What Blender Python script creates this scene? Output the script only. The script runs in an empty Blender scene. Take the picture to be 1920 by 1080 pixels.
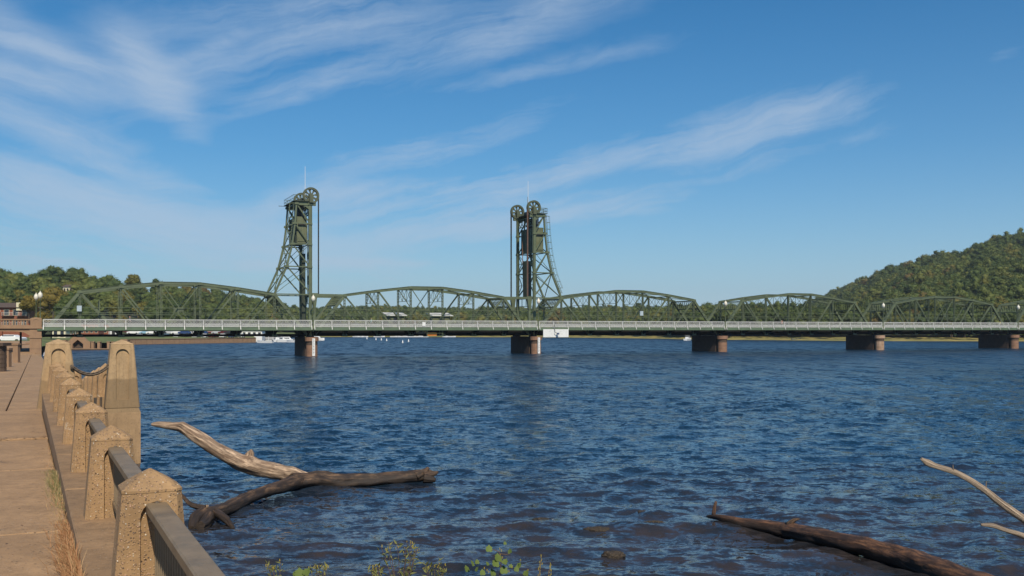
import bpy, bmesh, math, random
import numpy as np
from mathutils import Vector, Matrix, noise
PI = math.pi
SC = bpy.context.scene
COL = SC.collection
# ------------------------------------------------------------------ camera
CAMZ, F, HY = 4.7, 1867.0, 617.0
cam = bpy.data.objects.new('camera', bpy.data.cameras.new('camera'))
COL.objects.link(cam)
cam.location = (0, 0, CAMZ); cam.rotation_euler = (PI/2, 0, 0)
cam.data.sensor_width = 36.0; cam.data.lens = 36.0*F/1920.0
cam.data.shift_y = (HY-540.0)/1920.0
cam.data.clip_start = 0.1; cam.data.clip_end = 20000
SC.camera = cam
# ------------------------------------------------------------------ light
SUN_EL = math.radians(44)
SUN_D = Vector((0.27, -0.963, 0)).normalized()          # horizontal direction towards the sun
SUN_V = Vector((SUN_D.x*math.cos(SUN_EL), SUN_D.y*math.cos(SUN_EL), math.sin(SUN_EL)))
sun = bpy.data.objects.new('sun', bpy.data.lights.new('sun', 'SUN'))
COL.objects.link(sun)
sun.data.energy = 5.0; sun.data.angle = math.radians(0.53); sun.data.color = (1.0, 0.90, 0.74)
sun.rotation_euler = SUN_V.to_track_quat('Z', 'Y').to_euler()
sun.location = (0, 0, 60)
vs = SC.view_settings
vs.view_transform = 'Standard'; vs.look = 'None'; vs.exposure = -0.06; vs.gamma = 1.0; vs.use_curve_mapping = False

class NT:
    def __init__(s, tree): s.t = tree; s.t.nodes.clear()
    def n(s, typ, **kw):
        nd = s.t.nodes.new(typ)
        for k, v in kw.items():
            if k[0] == 'i' and k[1:].isdigit(): s.put(nd, int(k[1:]), v)
            else: setattr(nd, k, v)
        return nd
    def put(s, nd, i, v):
        if isinstance(v, bpy.types.NodeSocket): s.t.links.new(v, nd.inputs[i])
        elif isinstance(v, bpy.types.Node): s.t.links.new(v.outputs[0], nd.inputs[i])
        else: nd.inputs[i].default_value = v
    def m(s, op, a, b=0.0, c=0.0):
        nd = s.n('ShaderNodeMath', operation=op)
        s.put(nd, 0, a); s.put(nd, 1, b); s.put(nd, 2, c)
        return nd.outputs[0]
    def mix(s, f, a, b, mode='MIX'):
        nd = s.n('ShaderNodeMix', data_type='RGBA', blend_type=mode)
        for k, v in ((0, f), (6, a), (7, b)):
            if isinstance(v, tuple) and len(v) == 3: v = (*v, 1)
            s.put(nd, k, v)
        return nd.outputs[2]
    def ramp(s, f, pts, interp='LINEAR'):
        nd = s.n('ShaderNodeValToRGB'); s.put(nd, 0, f)
        cr = nd.color_ramp; cr.interpolation = interp
        while len(cr.elements) < len(pts): cr.elements.new(0.5)
        for e, (p, c) in zip(cr.elements, pts):
            e.position = p; e.color = (c, c, c, 1) if not isinstance(c, tuple) else (*c, 1)
        return nd.outputs[0]
    def noise(s, vec, scale, detail=4, rough=0.55, dist=0.0, out=0):
        nd = s.n('ShaderNodeTexNoise')
        if vec is not None: s.t.links.new(vec, nd.inputs['Vector'])
        nd.inputs['Scale'].default_value = scale; nd.inputs['Detail'].default_value = detail
        nd.inputs['Roughness'].default_value = rough; nd.inputs['Distortion'].default_value = dist
        return nd.outputs[out]
    def mapping(s, vec, scale=(1, 1, 1), rot=(0, 0, 0), loc=(0, 0, 0)):
        nd = s.n('ShaderNodeMapping'); s.t.links.new(vec, nd.inputs[0])
        nd.inputs['Scale'].default_value = scale; nd.inputs['Rotation'].default_value = rot; nd.inputs['Location'].default_value = loc
        return nd.outputs[0]

W_ = bpy.data.worlds.new('World'); SC.world = W_; W_.use_nodes = True
w = NT(W_.node_tree)
sky = w.n('ShaderNodeTexSky', sky_type='NISHITA')
sky.sun_disc = False; sky.sun_elevation = SUN_EL
sky.sun_rotation = math.atan2(SUN_D.x, SUN_D.y)
sky.altitude = 200; sky.air_density = 1.0; sky.dust_density = 0.25; sky.ozone_density = 3.5
tc = w.n('ShaderNodeTexCoord')
sep = w.n('ShaderNodeSeparateXYZ', i0=tc.outputs['Generated'])
X, Y, Z = sep.outputs
az = w.m('ARCTAN2', X, Y); el = w.m('ARCSINE', Z)
ae = w.n('ShaderNodeCombineXYZ', i0=az, i1=el).outputs[0]
def warped(sc, amt, det):
    n_ = w.noise(ae, sc, det, 0.55, out=1)
    v = w.n('ShaderNodeVectorMath', operation='SUBTRACT', i0=n_, i1=(0.5, 0.5, 0.5)).outputs[0]
    v = w.n('ShaderNodeVectorMath', operation='SCALE', i0=v); v.inputs[3].default_value = amt
    return w.n('ShaderNodeVectorMath', operation='ADD', i0=ae, i1=v.outputs[0]).outputs[0]
aw = warped(3.0, 0.055, 4)
aw2 = warped(9.0, 0.05, 6)
def fibres(rot, sx_, sy_, seed, rough=0.68, src=None):
    v = w.mapping(src or aw2, rot=(0, 0, -rot))
    v = w.mapping(v, scale=(sx_, sy_, 1), loc=(seed, seed*0.7, 0))
    return w.noise(v, 1.0, 8, rough, 0.25)
def px(x, y):
    return math.atan((x-960)/F), math.atan((HY-y)/math.hypot(x-960, F))
def streaks(lst):
    tot = None
    for (x, y, L, Wd, ang, inten) in lst:
        a0, e0 = px(x, y)
        v = w.mapping(aw, loc=(-a0, -e0, 0))
        v = w.mapping(v, rot=(0, 0, -math.radians(ang)))
        v = w.mapping(v, scale=(F/L, F/Wd, 0))
        ln = w.n('ShaderNodeVectorMath', operation='LENGTH', i0=v).outputs[1]
        g = w.m('POWER', 2.718, w.m('MULTIPLY', w.m('MULTIPLY', ln, ln), -1.0))
        g = w.m('MULTIPLY', g, inten)
        tot = g if tot is None else w.m('ADD', tot, g)
    return tot
right = streaks([(1250, 275, 300, 26, 12, .55), (1400, 232, 200, 40, 13, .62), (1530, 205, 110, 30, 6, .35), (1040, 305, 260, 20, 15, .45), (840, 268, 240, 30, 17, .62), (700, 305, 140, 26, 20, .4),
                 (580, 168, 150, 20, 20, .72), (470, 120, 250, 40, 22, .35), (960, 60, 240, 40, 18, .50), (1020, 22, 200, 20, 14, .4), (1000, 135, 220, 18, 10, .35),
                 (840, 345, 300, 22, 9, .8), (740, 395, 300, 30, 5, .8), (880, 420, 200, 16, 8, .6), (700, 355, 150, 14, 10, .5), (1000, 345, 130, 14, 16, .5), (1060, 400, 260, 28, 8, .55), (800, 450, 420, 38, 2, .65), (1200, 400, 110, 12, 3, .3),
                 (1640, 250, 150, 18, 8, .32), (1865, 118, 45, 14, 18, .22), (1350, 320, 220, 26, 14, .28), (1750, 400, 330, 9, 3, .35),
                 (560, 30, 280, 50, 12, .42), (760, 60, 160, 40, 12, .3), (1250, 505, 600, 22, 1, .32)])
left = streaks([(170, 390, 330, 46, -15, .75), (420, 440, 260, 40, -8, .75), (80, 340, 260, 26, -12, .55), (30, 440, 260, 50, -8, .6), (285, 125, 70, 34, -38, .95), (330, 185, 80, 26, -45, .4), (120, 98, 190, 12, -11, .62), (380, 110, 90, 12, 25, .35),
                (60, 135, 150, 30, -6, .55), (90, 235, 260, 36, -20, .5), (240, 300, 200, 30, -20, .35), (250, 490, 560, 36, -2, .65), (600, 489, 150, 6, 1, .9), (420, 500, 300, 7, 2, .5), (60, 60, 120, 24, -25, .45)])
fr = fibres(math.radians(15), 2.2, 22, 3.1); fr2 = fibres(math.radians(11), 6.0, 75, 1.7)
fl = fibres(math.radians(-13), 2.0, 20, 9.7); fl2 = fibres(math.radians(-8), 5.0, 70, 4.4)
puff = w.noise(aw2, 14.0, 7, 0.65)
def tex(m_, f1, f2):
    k = w.m('MULTIPLY', w.ramp(f1, [(0.32, 0.25), (0.66, 1.45)]), w.ramp(f2, [(0.32, 0.55), (0.68, 1.25)]))
    return w.m('MULTIPLY', w.m('MULTIPLY', m_, k), w.ramp(puff, [(0.3, 0.72), (0.7, 1.22)]))
cl = w.m('ADD', tex(right, fr, fr2), w.m('MULTIPLY', tex(left, fl, fl2), 1.35))
base_ = w.ramp(w.noise(aw2, 2.2, 6, 0.62), [(0.42, 0.0), (0.8, 0.45)])
cl = w.m('ADD', cl, w.m('MULTIPLY', base_, w.ramp(fr, [(0.3, 0.2), (0.7, 1.0)])))
low = w.m('MULTIPLY', w.m('POWER', 2.718, w.m('MULTIPLY', w.m('ABSOLUTE', el), -7.0)), 0.84)
cl = w.m('SUBTRACT', 1.0, w.m('POWER', 2.718, w.m('MULTIPLY', w.m('MAXIMUM', cl, 0.0), -1.45)))
cl = w.m('MULTIPLY', cl, 0.80)
cl = w.m('MAXIMUM', cl, low)
skc = w.mix(1.0, sky.outputs[0], (0.60, 0.95, 1.12), 'MULTIPLY')
hs = w.n('ShaderNodeHueSaturation'); hs.inputs['Saturation'].default_value = 1.28; w.put(hs, 4, skc)
col = w.mix(cl, hs.outputs[0], (5.8, 7.1, 8.8))
bg = w.n('ShaderNodeBackground', i0=col); bg.inputs[1].default_value = 0.085
w.t.links.new(bg.outputs[0], w.n('ShaderNodeOutputWorld').inputs[0])

# ------------------------------------------------------------------ helpers
def P(x, y, D):
    return Vector(((x-960)/F*D, D, CAMZ-(y-HY)/F*D))
class MB:
    def __init__(s): s.v = []; s.f = []; s.m = []; s.mi = 0
    def add(s, vs_, fs):
        o = len(s.v); s.v += [tuple(p) for p in vs_]
        for f in fs: s.f.append(tuple(i+o for i in f)); s.m.append(s.mi)
        return s
    def box(s, x0, x1, y0, y1, z0, z1):
        return s.add([(x0, y0, z0), (x1, y0, z0), (x1, y1, z0), (x0, y1, z0), (x0, y0, z1), (x1, y0, z1), (x1, y1, z1), (x0, y1, z1)],
              [(0, 3, 2, 1), (4, 5, 6, 7), (0, 1, 5, 4), (1, 2, 6, 5), (2, 3, 7, 6), (3, 0, 4, 7)])
    def bar(s, p, q, wd, h, up=(0, 0, 1)):
        p = Vector(p); q = Vector(q); d = (q-p).normalized(); u = Vector(up)
        if abs(d.dot(u)) > 0.99: u = Vector((0, 1, 0))
        a = d.cross(u).normalized(); b = a.cross(d).normalized()
        a *= wd/2; b *= h/2
        vs_ = [p-a-b, p+a-b, p+a+b, p-a+b, q-a-b, q+a-b, q+a+b, q-a+b]
        return s.add(vs_, [(0, 3, 2, 1), (4, 5, 6, 7), (0, 1, 5, 4), (1, 2, 6, 5), (2, 3, 7, 6), (3, 0, 4, 7)])
    def laced(s, p, q, wd, h, gap, pitch):
        # two slender channels joined by zig-zag lacing, as riveted bridge members are made
        p = Vector(p); q = Vector(q); d = (q-p); L = d.length; d = d.normalized()
        o = Vector((1, 0, 0)) if abs(d.x) < 0.5 else d.cross(Vector((0, 1, 0))).normalized()
        o = o*(gap/2)
        s.bar(p-o, q-o, h, wd, o.normalized()); s.bar(p+o, q+o, h, wd, o.normalized())
        n = max(2, int(L/pitch)); sg = 1
        for i in range(n):
            a = p+d*(L*i/n)+o*sg; b = p+d*(L*(i+1)/n)-o*sg; sg = -sg
            s.bar(a, b, 0.02, 0.07)
        return s
    def cyl(s, p, q, r0, r1=None, n=10, cap=True):
        r1 = r0 if r1 is None else r1
        p = Vector(p); q = Vector(q); d = (q-p).normalized()
        u = Vector((0, 0, 1)) if abs(d.z) < 0.95 else Vector((1, 0, 0))
        a = d.cross(u).normalized(); b = a.cross(d).normalized()
        vs_ = [p+(a*math.cos(2*PI*i/n)+b*math.sin(2*PI*i/n))*r0 for i in range(n)]+[q+(a*math.cos(2*PI*i/n)+b*math.sin(2*PI*i/n))*r1 for i in range(n)]
        fs = [(i, i+n, (i+1) % n+n, (i+1) % n) for i in range(n)]
        if cap: fs += [tuple(range(n)), tuple(range(2*n-1, n-1, -1))]
        return s.add(vs_, fs)
    def tube(s, pts, rad, n=8, cap=True):
        pts = [Vector(p) for p in pts]; rings = []; a = None
        for i, p in enumerate(pts):
            d = (pts[min(i+1, len(pts)-1)]-pts[max(i-1, 0)]).normalized()
            if a is None: a = d.orthogonal().normalized()
            a = (a-d*a.dot(d)).normalized(); b = d.cross(a)
            r = rad[i] if hasattr(rad, '__len__') else rad
            rings.append([p+(a*math.cos(2*PI*k/n)+b*math.sin(2*PI*k/n))*r for k in range(n)])
        o = len(s.v); vs_ = [v for r in rings for v in r]; fs = []
        for i in range(len(rings)-1):
            for k in range(n):
                fs.append((i*n+k, i*n+(k+1) % n, (i+1)*n+(k+1) % n, (i+1)*n+k))
        if cap: fs += [tuple(range(n-1, -1, -1)), tuple((len(rings)-1)*n+k for k in range(n))]
        return s.add(vs_, fs)
    def lathe(s, prof, n=16, c=(0, 0)):
        vs_ = []; fs = []
        for r, z in prof:
            for k in range(n): vs_.append((c[0]+r*math.cos(2*PI*k/n), c[1]+r*math.sin(2*PI*k/n), z))
        for i in range(len(prof)-1):
            for k in range(n): fs.append((i*n+k, i*n+(k+1) % n, (i+1)*n+(k+1) % n, (i+1)*n+k))
        fs += [tuple(range(n-1, -1, -1)), tuple((len(prof)-1)*n+k for k in range(n))]
        return s.add(vs_, fs)
    def quadgrid(s, fn, nu, nv):
        vs_ = [fn(i/(nu-1), j/(nv-1)) for j in range(nv) for i in range(nu)]
        return s.add(vs_, [(j*nu+i, j*nu+i+1, (j+1)*nu+i+1, (j+1)*nu+i) for j in range(nv-1) for i in range(nu-1)])
    def mesh(s, name, mats, smooth=False):
        me = bpy.data.meshes.new(name); me.from_pydata(s.v, [], s.f)
        mats = mats if isinstance(mats, (list, tuple)) else [mats]
        for m_ in mats: me.materials.append(m_)
        if len(mats) > 1: me.polygons.foreach_set('material_index', s.m)
        if smooth: me.polygons.foreach_set('use_smooth', [True]*len(s.f))
        me.update(); return me
    def build(s, name, mats, parent=None, smooth=False, loc=None):
        return ob(name, s.mesh(name, mats, smooth), parent, loc)
def ob(name, me, parent=None, loc=None, rz=None):
    o = bpy.data.objects.new(name, me); COL.objects.link(o)
    if parent is not None: o.parent = parent
    if loc is not None: o.location = loc
    if rz is not None: o.rotation_euler = (0, 0, rz)
    return o
def tag(o, label, cat, group=None, kind=None):
    if label: o['label'] = label
    if cat: o['category'] = cat
    if group: o['group'] = group
    if kind: o['kind'] = kind
    return o
def thing(name, label, cat, loc=(0, 0, 0), rz=0.0, group=None):
    o = bpy.data.objects.new(name, None); COL.objects.link(o); o.empty_display_size = 0.3
    o.location = loc; o.rotation_euler = (0, 0, rz)
    return tag(o, label, cat, group)
def struct(name, me_or_mb, mats=None, parent=None, smooth=False):
    o = me_or_mb.build(name, mats, parent, smooth) if isinstance(me_or_mb, MB) else ob(name, me_or_mb, parent)
    o['kind'] = 'structure'; return o
def dup(root, loc=None, rz=None, label=None, group=None, scale=None):
    r = root.copy(); COL.objects.link(r)
    if loc is not None: r.location = loc
    if rz is not None: r.rotation_euler = (0, 0, rz)
    if scale is not None: r.scale = (scale,)*3 if not hasattr(scale, '__len__') else scale
    if label: r['label'] = label
    if group: r['group'] = group
    for ch in KIDS.get(root.name, None) or list(root.children):
        c = ch.copy(); COL.objects.link(c); c.parent = r
        for g in list(ch.children):
            d = g.copy(); COL.objects.link(d); d.parent = c
    return r
KIDS = {}
def npmesh(name, verts, faces, mats, attr=None):
    me = bpy.data.meshes.new(name)
    nv, nf, k = len(verts), len(faces), faces.shape[1]
    me.vertices.add(nv); me.vertices.foreach_set('co', verts.astype(np.float32).ravel())
    me.loops.add(nf*k); me.loops.foreach_set('vertex_index', faces.astype(np.int32).ravel())
    me.polygons.add(nf); me.polygons.foreach_set('loop_start', np.arange(0, nf*k, k, dtype=np.int32))
    me.update(calc_edges=True)
    for m_ in (mats if isinstance(mats, list) else [mats]): me.materials.append(m_)
    if attr is not None:
        a = me.attributes.new('tone', 'FLOAT', 'FACE'); a.data.foreach_set('value', attr.astype(np.float32))
    return me

# ------------------------------------------------------------------ materials
MATS = {}
def mat(name, color, rough=0.7, var=0.25, scale=3.0, bump=0.0, bscale=20.0, metal=0.0, dark=None, spec=0.5, streak=None):
    m_ = bpy.data.materials.new(name); m_.use_nodes = True; t = NT(m_.node_tree)
    geo = t.n('ShaderNodeTexCoord').outputs['Object']
    c = (*color, 1)
    d = dark or tuple(v*(1-var) for v in color)
    nz = t.noise(geo, scale, 5, 0.6)
    cc = t.mix(t.ramp(nz, [(0.3, 0.0), (0.7, 1.0)]), d, color)
    if streak:
        v = t.mapping(geo, scale=(6, 6, 0.35))
        cc = t.mix(t.m('MULTIPLY', t.ramp(t.noise(v, 1.0, 5, 0.65), [(0.52, 0.0), (0.72, 1.0)]), streak[1]), cc, streak[0])
    b = t.n('ShaderNodeBsdfPrincipled'); t.put(b, 0, cc)
    b.inputs['Roughness'].default_value = rough; b.inputs['Metallic'].default_value = metal
    b.inputs['Specular IOR Level'].default_value = spec
    if bump:
        bp = t.n('ShaderNodeBump'); bp.inputs['Strength'].default_value = bump; bp.inputs['Distance'].default_value = 0.02
        t.put(bp, 'Height' if False else 3, t.noise(geo, bscale, 6, 0.65)); t.t.links.new(bp.outputs[0], b.inputs['Normal'])
    t.t.links.new(b.outputs[0], t.n('ShaderNodeOutputMaterial').inputs[0])
    MATS[name] = m_; return m_
GREEN = mat('green_paint', (0.115, 0.142, 0.075), 0.5, 0.35, 0.7, 0.15, 6, streak=((0.05, 0.055, 0.035), 0.5))
GREENL = mat('green_paint_fascia', (0.11, 0.16, 0.095), 0.55, 0.3, 0.5)
DGREEN = mat('dark_green_paint', (0.035, 0.05, 0.03), 0.6, 0.3, 1.0)
SHV = mat('sheave_paint', (0.085, 0.10, 0.055), 0.6, 0.35, 1)
OLIVE = mat('olive_plate', (0.135, 0.15, 0.075), 0.55, 0.35, 0.9, streak=((0.03, 0.03, 0.02), 0.7))
STEELD = mat('dark_steel', (0.03, 0.03, 0.026), 0.6, 0.4, 2)
RUST = mat('rusty_steel', (0.22, 0.12, 0.08), 0.8, 0.4, 3)
WHITER = mat('railing_paint', (0.60, 0.60, 0.57), 0.5, 0.15, 1)
WHITE = mat('white_paint', (0.75, 0.75, 0.74), 0.5, 0.1, 2)
WHITEB = mat('board_white', (0.72, 0.72, 0.70), 0.6, 0.08, 1, streak=((0.5, 0.5, 0.48), 0.5))
CREAM = mat('cream_wall', (0.66, 0.60, 0.42), 0.7, 0.1, 1)
GLOBE = mat('lamp_globe', (0.70, 0.66, 0.55), 0.3, 0.1, 3)
ASPH = mat('asphalt', (0.05, 0.05, 0.05), 0.9, 0.3, 2)
PIERST = mat('pier_stone', (0.30, 0.165, 0.10), 0.85, 0.35, 1.2, 0.5, 6, streak=((0.12, 0.07, 0.05), 0.6))
PIERP = mat('pier_stone_pale', (0.40, 0.25, 0.16), 0.85, 0.35, 1.2, 0.5, 6, streak=((0.6, 0.52, 0.42), 0.7))
PORTAL = mat('portal_concrete', (0.30, 0.185, 0.105), 0.85, 0.22, 0.9, 0.4, 8, streak=((0.17, 0.10, 0.07), 0.35))
BRICK = mat('brick_red', (0.26, 0.085, 0.045), 0.85, 0.3, 3, 0.3, 20)
ROOFD = mat('roof_dark', (0.10, 0.07, 0.055), 0.9, 0.3, 3)
GLASS = mat('window_glass', (0.03, 0.035, 0.045), 0.15, 0.2, 1)
ORANGE = mat('orange_paint', (0.75, 0.23, 0.02), 0.6, 0.1, 2)
TYRE = mat('tyre_rubber', (0.02, 0.02, 0.02), 0.8, 0.1, 5)
METAL = mat('rail_steel', (0.25, 0.185, 0.115), 0.5, 0.35, 5, 0.25, 60, metal=0.0, spec=0.3, streak=((0.10, 0.09, 0.07), 0.5))
CHAINM = mat('chain_steel', (0.17, 0.125, 0.085), 0.6, 0.4, 15, metal=0.1)
SKIN = mat('skin', (0.50, 0.30, 0.21), 0.6, 0.05, 5)
DARKST = mat('weathered_stone', (0.095, 0.062, 0.042), 0.9, 0.4, 3, 0.5, 12)
def flat(name, c, r=0.6): return mat(name, c, r, 0.12, 4)

def concrete(name, base, speck=0.0, wet=None, sc=1.0, cracks=False):
    m_ = bpy.data.materials.new(name); m_.use_nodes = True; t = NT(m_.node_tree)
    g = t.n('ShaderNodeNewGeometry').outputs['Position']
    n1 = t.noise(g, 1.3*sc, 5, 0.6); n2 = t.noise(g, 9*sc, 6, 0.7)
    c = t.mix(t.ramp(n1, [(0.3, 0.0), (0.7, 1.0)]), tuple(v*0.74 for v in base), tuple(v*1.12 for v in base))
    c = t.mix(t.m('MULTIPLY', t.ramp(n2, [(0.45, 0.0), (0.75, 1.0)]), 0.45), c, tuple(v*0.5 for v in base))
    vst = t.mapping(g, scale=(5, 5, 0.5))
    c = t.mix(t.m('MULTIPLY', t.ramp(t.noise(vst, 1.0, 5, 0.7), [(0.46, 0.0), (0.66, 1.0)]), 0.55), c, tuple(v*0.50 for v in base))
    h = n2
    if cracks:
        wv_ = t.n('ShaderNodeVectorMath', operation='ADD', i0=g, i1=t.mapping(t.noise(g, 1.2, 5, 0.6, out=1), scale=(.9, .9, .9)))
        ve = t.n('ShaderNodeTexVoronoi', feature='DISTANCE_TO_EDGE', i0=wv_); ve.inputs['Scale'].default_value = 0.33
        ck = t.m('MULTIPLY', t.ramp(ve.outputs['Distance'], [(0.0, 1.0), (0.006, 0.0)]), t.ramp(t.noise(g, 0.35, 2, 0.5), [(0.50, 0.0), (0.56, 0.85)]))
        c = t.mix(ck, c, (0.06, 0.04, 0.03))
        big = t.ramp(t.noise(g, 0.5, 6, 0.7), [(0.42, 0.0), (0.62, 1.0)])
        c = t.mix(t.m('MULTIPLY', big, 0.4), c, tuple(v*0.60 for v in base))
    if speck:
        vo = t.n('ShaderNodeTexVoronoi', i0=g); vo.inputs['Scale'].default_value = 62
        vo2 = t.n('ShaderNodeTexVoronoi', i0=g); vo2.inputs['Scale'].default_value = 34
        cr = t.n('ShaderNodeSeparateColor', i0=vo.outputs['Color']); cr2 = t.n('ShaderNodeSeparateColor', i0=vo2.outputs['Color'])
        peb = t.ramp(cr.outputs[0], [(0.0, (0.10, 0.07, 0.055)), (0.18, (0.20, 0.13, 0.09)), (0.45, (0.38, 0.25, 0.15)), (0.75, (0.50, 0.30, 0.20)), (0.93, (0.72, 0.64, 0.52))], 'CONSTANT')
        inside = t.ramp(vo.outputs['Distance'], [(0.30, 1.0), (0.50, 0.0)])
        sel = t.m('GREATER_THAN', cr.outputs[1], 0.42)
        f = t.m('MULTIPLY', t.m('MULTIPLY', inside, sel), speck)
        wear = t.ramp(t.noise(g, 3.1, 4, 0.6), [(0.35, 0.35), (0.6, 1.0)])
        f = t.m('MULTIPLY', f, wear)
        c = t.mix(f, c, peb)
        pit = t.m('MULTIPLY', t.m('GREATER_THAN', cr2.outputs[0], 0.93), t.ramp(vo2.outputs['Distance'], [(0.2, 1.0), (0.42, 0.0)]))
        c = t.mix(t.m('MULTIPLY', pit, 0.65), c, (0.07, 0.05, 0.035))
        if speck > .8:
            plast = t.ramp(t.noise(g, 4.1, 4, 0.6), [(0.66, 0.0), (0.70, 1.0)])
            c = t.mix(t.m('MULTIPLY', plast, 0.6), c, (0.52, 0.42, 0.31))
        h = t.m('ADD', n2, t.m('SUBTRACT', t.m('MULTIPLY', f, 0.6), t.m('MULTIPLY', pit, 0.9)))
    if wet:
        z = t.n('ShaderNodeSeparateXYZ', i0=g).outputs[2]
        zz = t.m('ADD', z, t.m('MULTIPLY', t.noise(g, 2.0, 4, 0.6), 0.22))
        k = t.m('MULTIPLY', t.ramp(t.m('SUBTRACT', wet+0.5, zz), [(0.36, 0.0), (0.42, 1.0)]), 0.68)
        c = t.mix(k, c, tuple(v*0.42 for v in base))
    b = t.n('ShaderNodeBsdfPrincipled'); t.put(b, 0, c); b.inputs['Roughness'].default_value = 0.88
    bp = t.n('ShaderNodeBump'); bp.inputs['Strength'].default_value = 0.75; bp.inputs['Distance'].default_value = 0.012
    t.put(bp, 3, h); t.t.links.new(bp.outputs[0], b.inputs['Normal'])
    t.t.links.new(b.outputs[0], t.n('ShaderNodeOutputMaterial').inputs[0]); return m_
AGG = concrete('exposed_aggregate_concrete', (0.39, 0.240, 0.115), speck=1.0)
PILLAR = concrete('pillar_concrete', (0.44, 0.295, 0.155), speck=0.3, wet=3.0)
LEDGE = concrete('ledge_concrete', (0.30, 0.185, 0.095), speck=0.25)
WALK = concrete('sidewalk_concrete', (0.40, 0.245, 0.125), speck=0.4, sc=0.9, cracks=True)
WALLC = concrete('river_wall_concrete', (0.36, 0.24, 0.13), sc=0.5)

def foliage(name, stops, obj_random=True, gain=1.0):
    m_ = bpy.data.materials.new(name); m_.use_nodes = True; t = NT(m_.node_tree)
    if obj_random: r = t.n('ShaderNodeObjectInfo').outputs['Random']
    else:
        a = t.n('ShaderNodeAttribute'); a.attribute_name = 'tone'; r = a.outputs['Fac']
    g = t.n('ShaderNodeNewGeometry').outputs['Position']
    isl = t.n('ShaderNodeNewGeometry').outputs['Random Per Island']
    r = t.m('ADD', t.m('MULTIPLY', r, 0.8), t.m('MULTIPLY', t.m('SUBTRACT', t.noise(g, 0.011, 3, 0.6), 0.44), 1.3))
    c = t.ramp(r, [(p, tuple(v*gain for v in c_)) for p, c_ in stops])
    nz = t.noise(g, 0.35, 3, 0.6)
    c = t.mix(t.ramp(nz, [(0.3, 0.45), (0.7, 0.0)]), c, (0.03*gain, 0.05*gain, 0.012*gain))
    c = t.mix(t.m('MULTIPLY', isl, 0.55), c, t.mix(0.5, c, (0.13*gain, 0.13*gain, 0.03*gain)))
    b = t.n('ShaderNodeBsdfPrincipled'); t.put(b, 0, c); b.inputs['Roughness'].default_value = 0.65
    b.inputs['Specular IOR Level'].default_value = 0.25
    tr = t.n('ShaderNodeBsdfTranslucent'); t.put(tr, 0, c)
    mx = t.n('ShaderNodeMixShader'); mx.inputs[0].default_value = 0.22
    t.t.links.new(b.outputs[0], mx.inputs[1]); t.t.links.new(tr.outputs[0], mx.inputs[2])
    t.t.links.new(mx.outputs[0], t.n('ShaderNodeOutputMaterial').inputs[0]); return m_
FS = [(0.0, (0.026, 0.046, 0.013)), (0.3, (0.045, 0.076, 0.02)), (0.58, (0.078, 0.108, 0.026)), (0.8, (0.125, 0.138, 0.032)), (0.93, (0.17, 0.135, 0.03)), (1.0, (0.14, 0.085, 0.03))]
FOL = foliage('leaves_near_bank', FS, True, 1.28)
FOLY = foliage('leaves_turning_yellow', [(0.0, (0.14, 0.145, 0.025)), (0.6, (0.20, 0.17, 0.03)), (1.0, (0.24, 0.15, 0.03))])
FOLS = foliage('leaves_forest', FS, True, 1.28)
BARK = mat('bark', (0.10, 0.075, 0.055), 0.9, 0.4, 6, 0.5, 20)
GRASS = mat('lawn_grass', (0.13, 0.165, 0.04), 0.9, 0.3, 0.15, dark=(0.09, 0.10, 0.03))
SHOREG = mat('shore_grass', (0.34, 0.26, 0.07), 0.9, 0.5, 0.12, dark=(0.12, 0.13, 0.035))
SOIL = mat('hill_soil', (0.05, 0.06, 0.025), 0.95, 0.4, 0.05)
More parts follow.
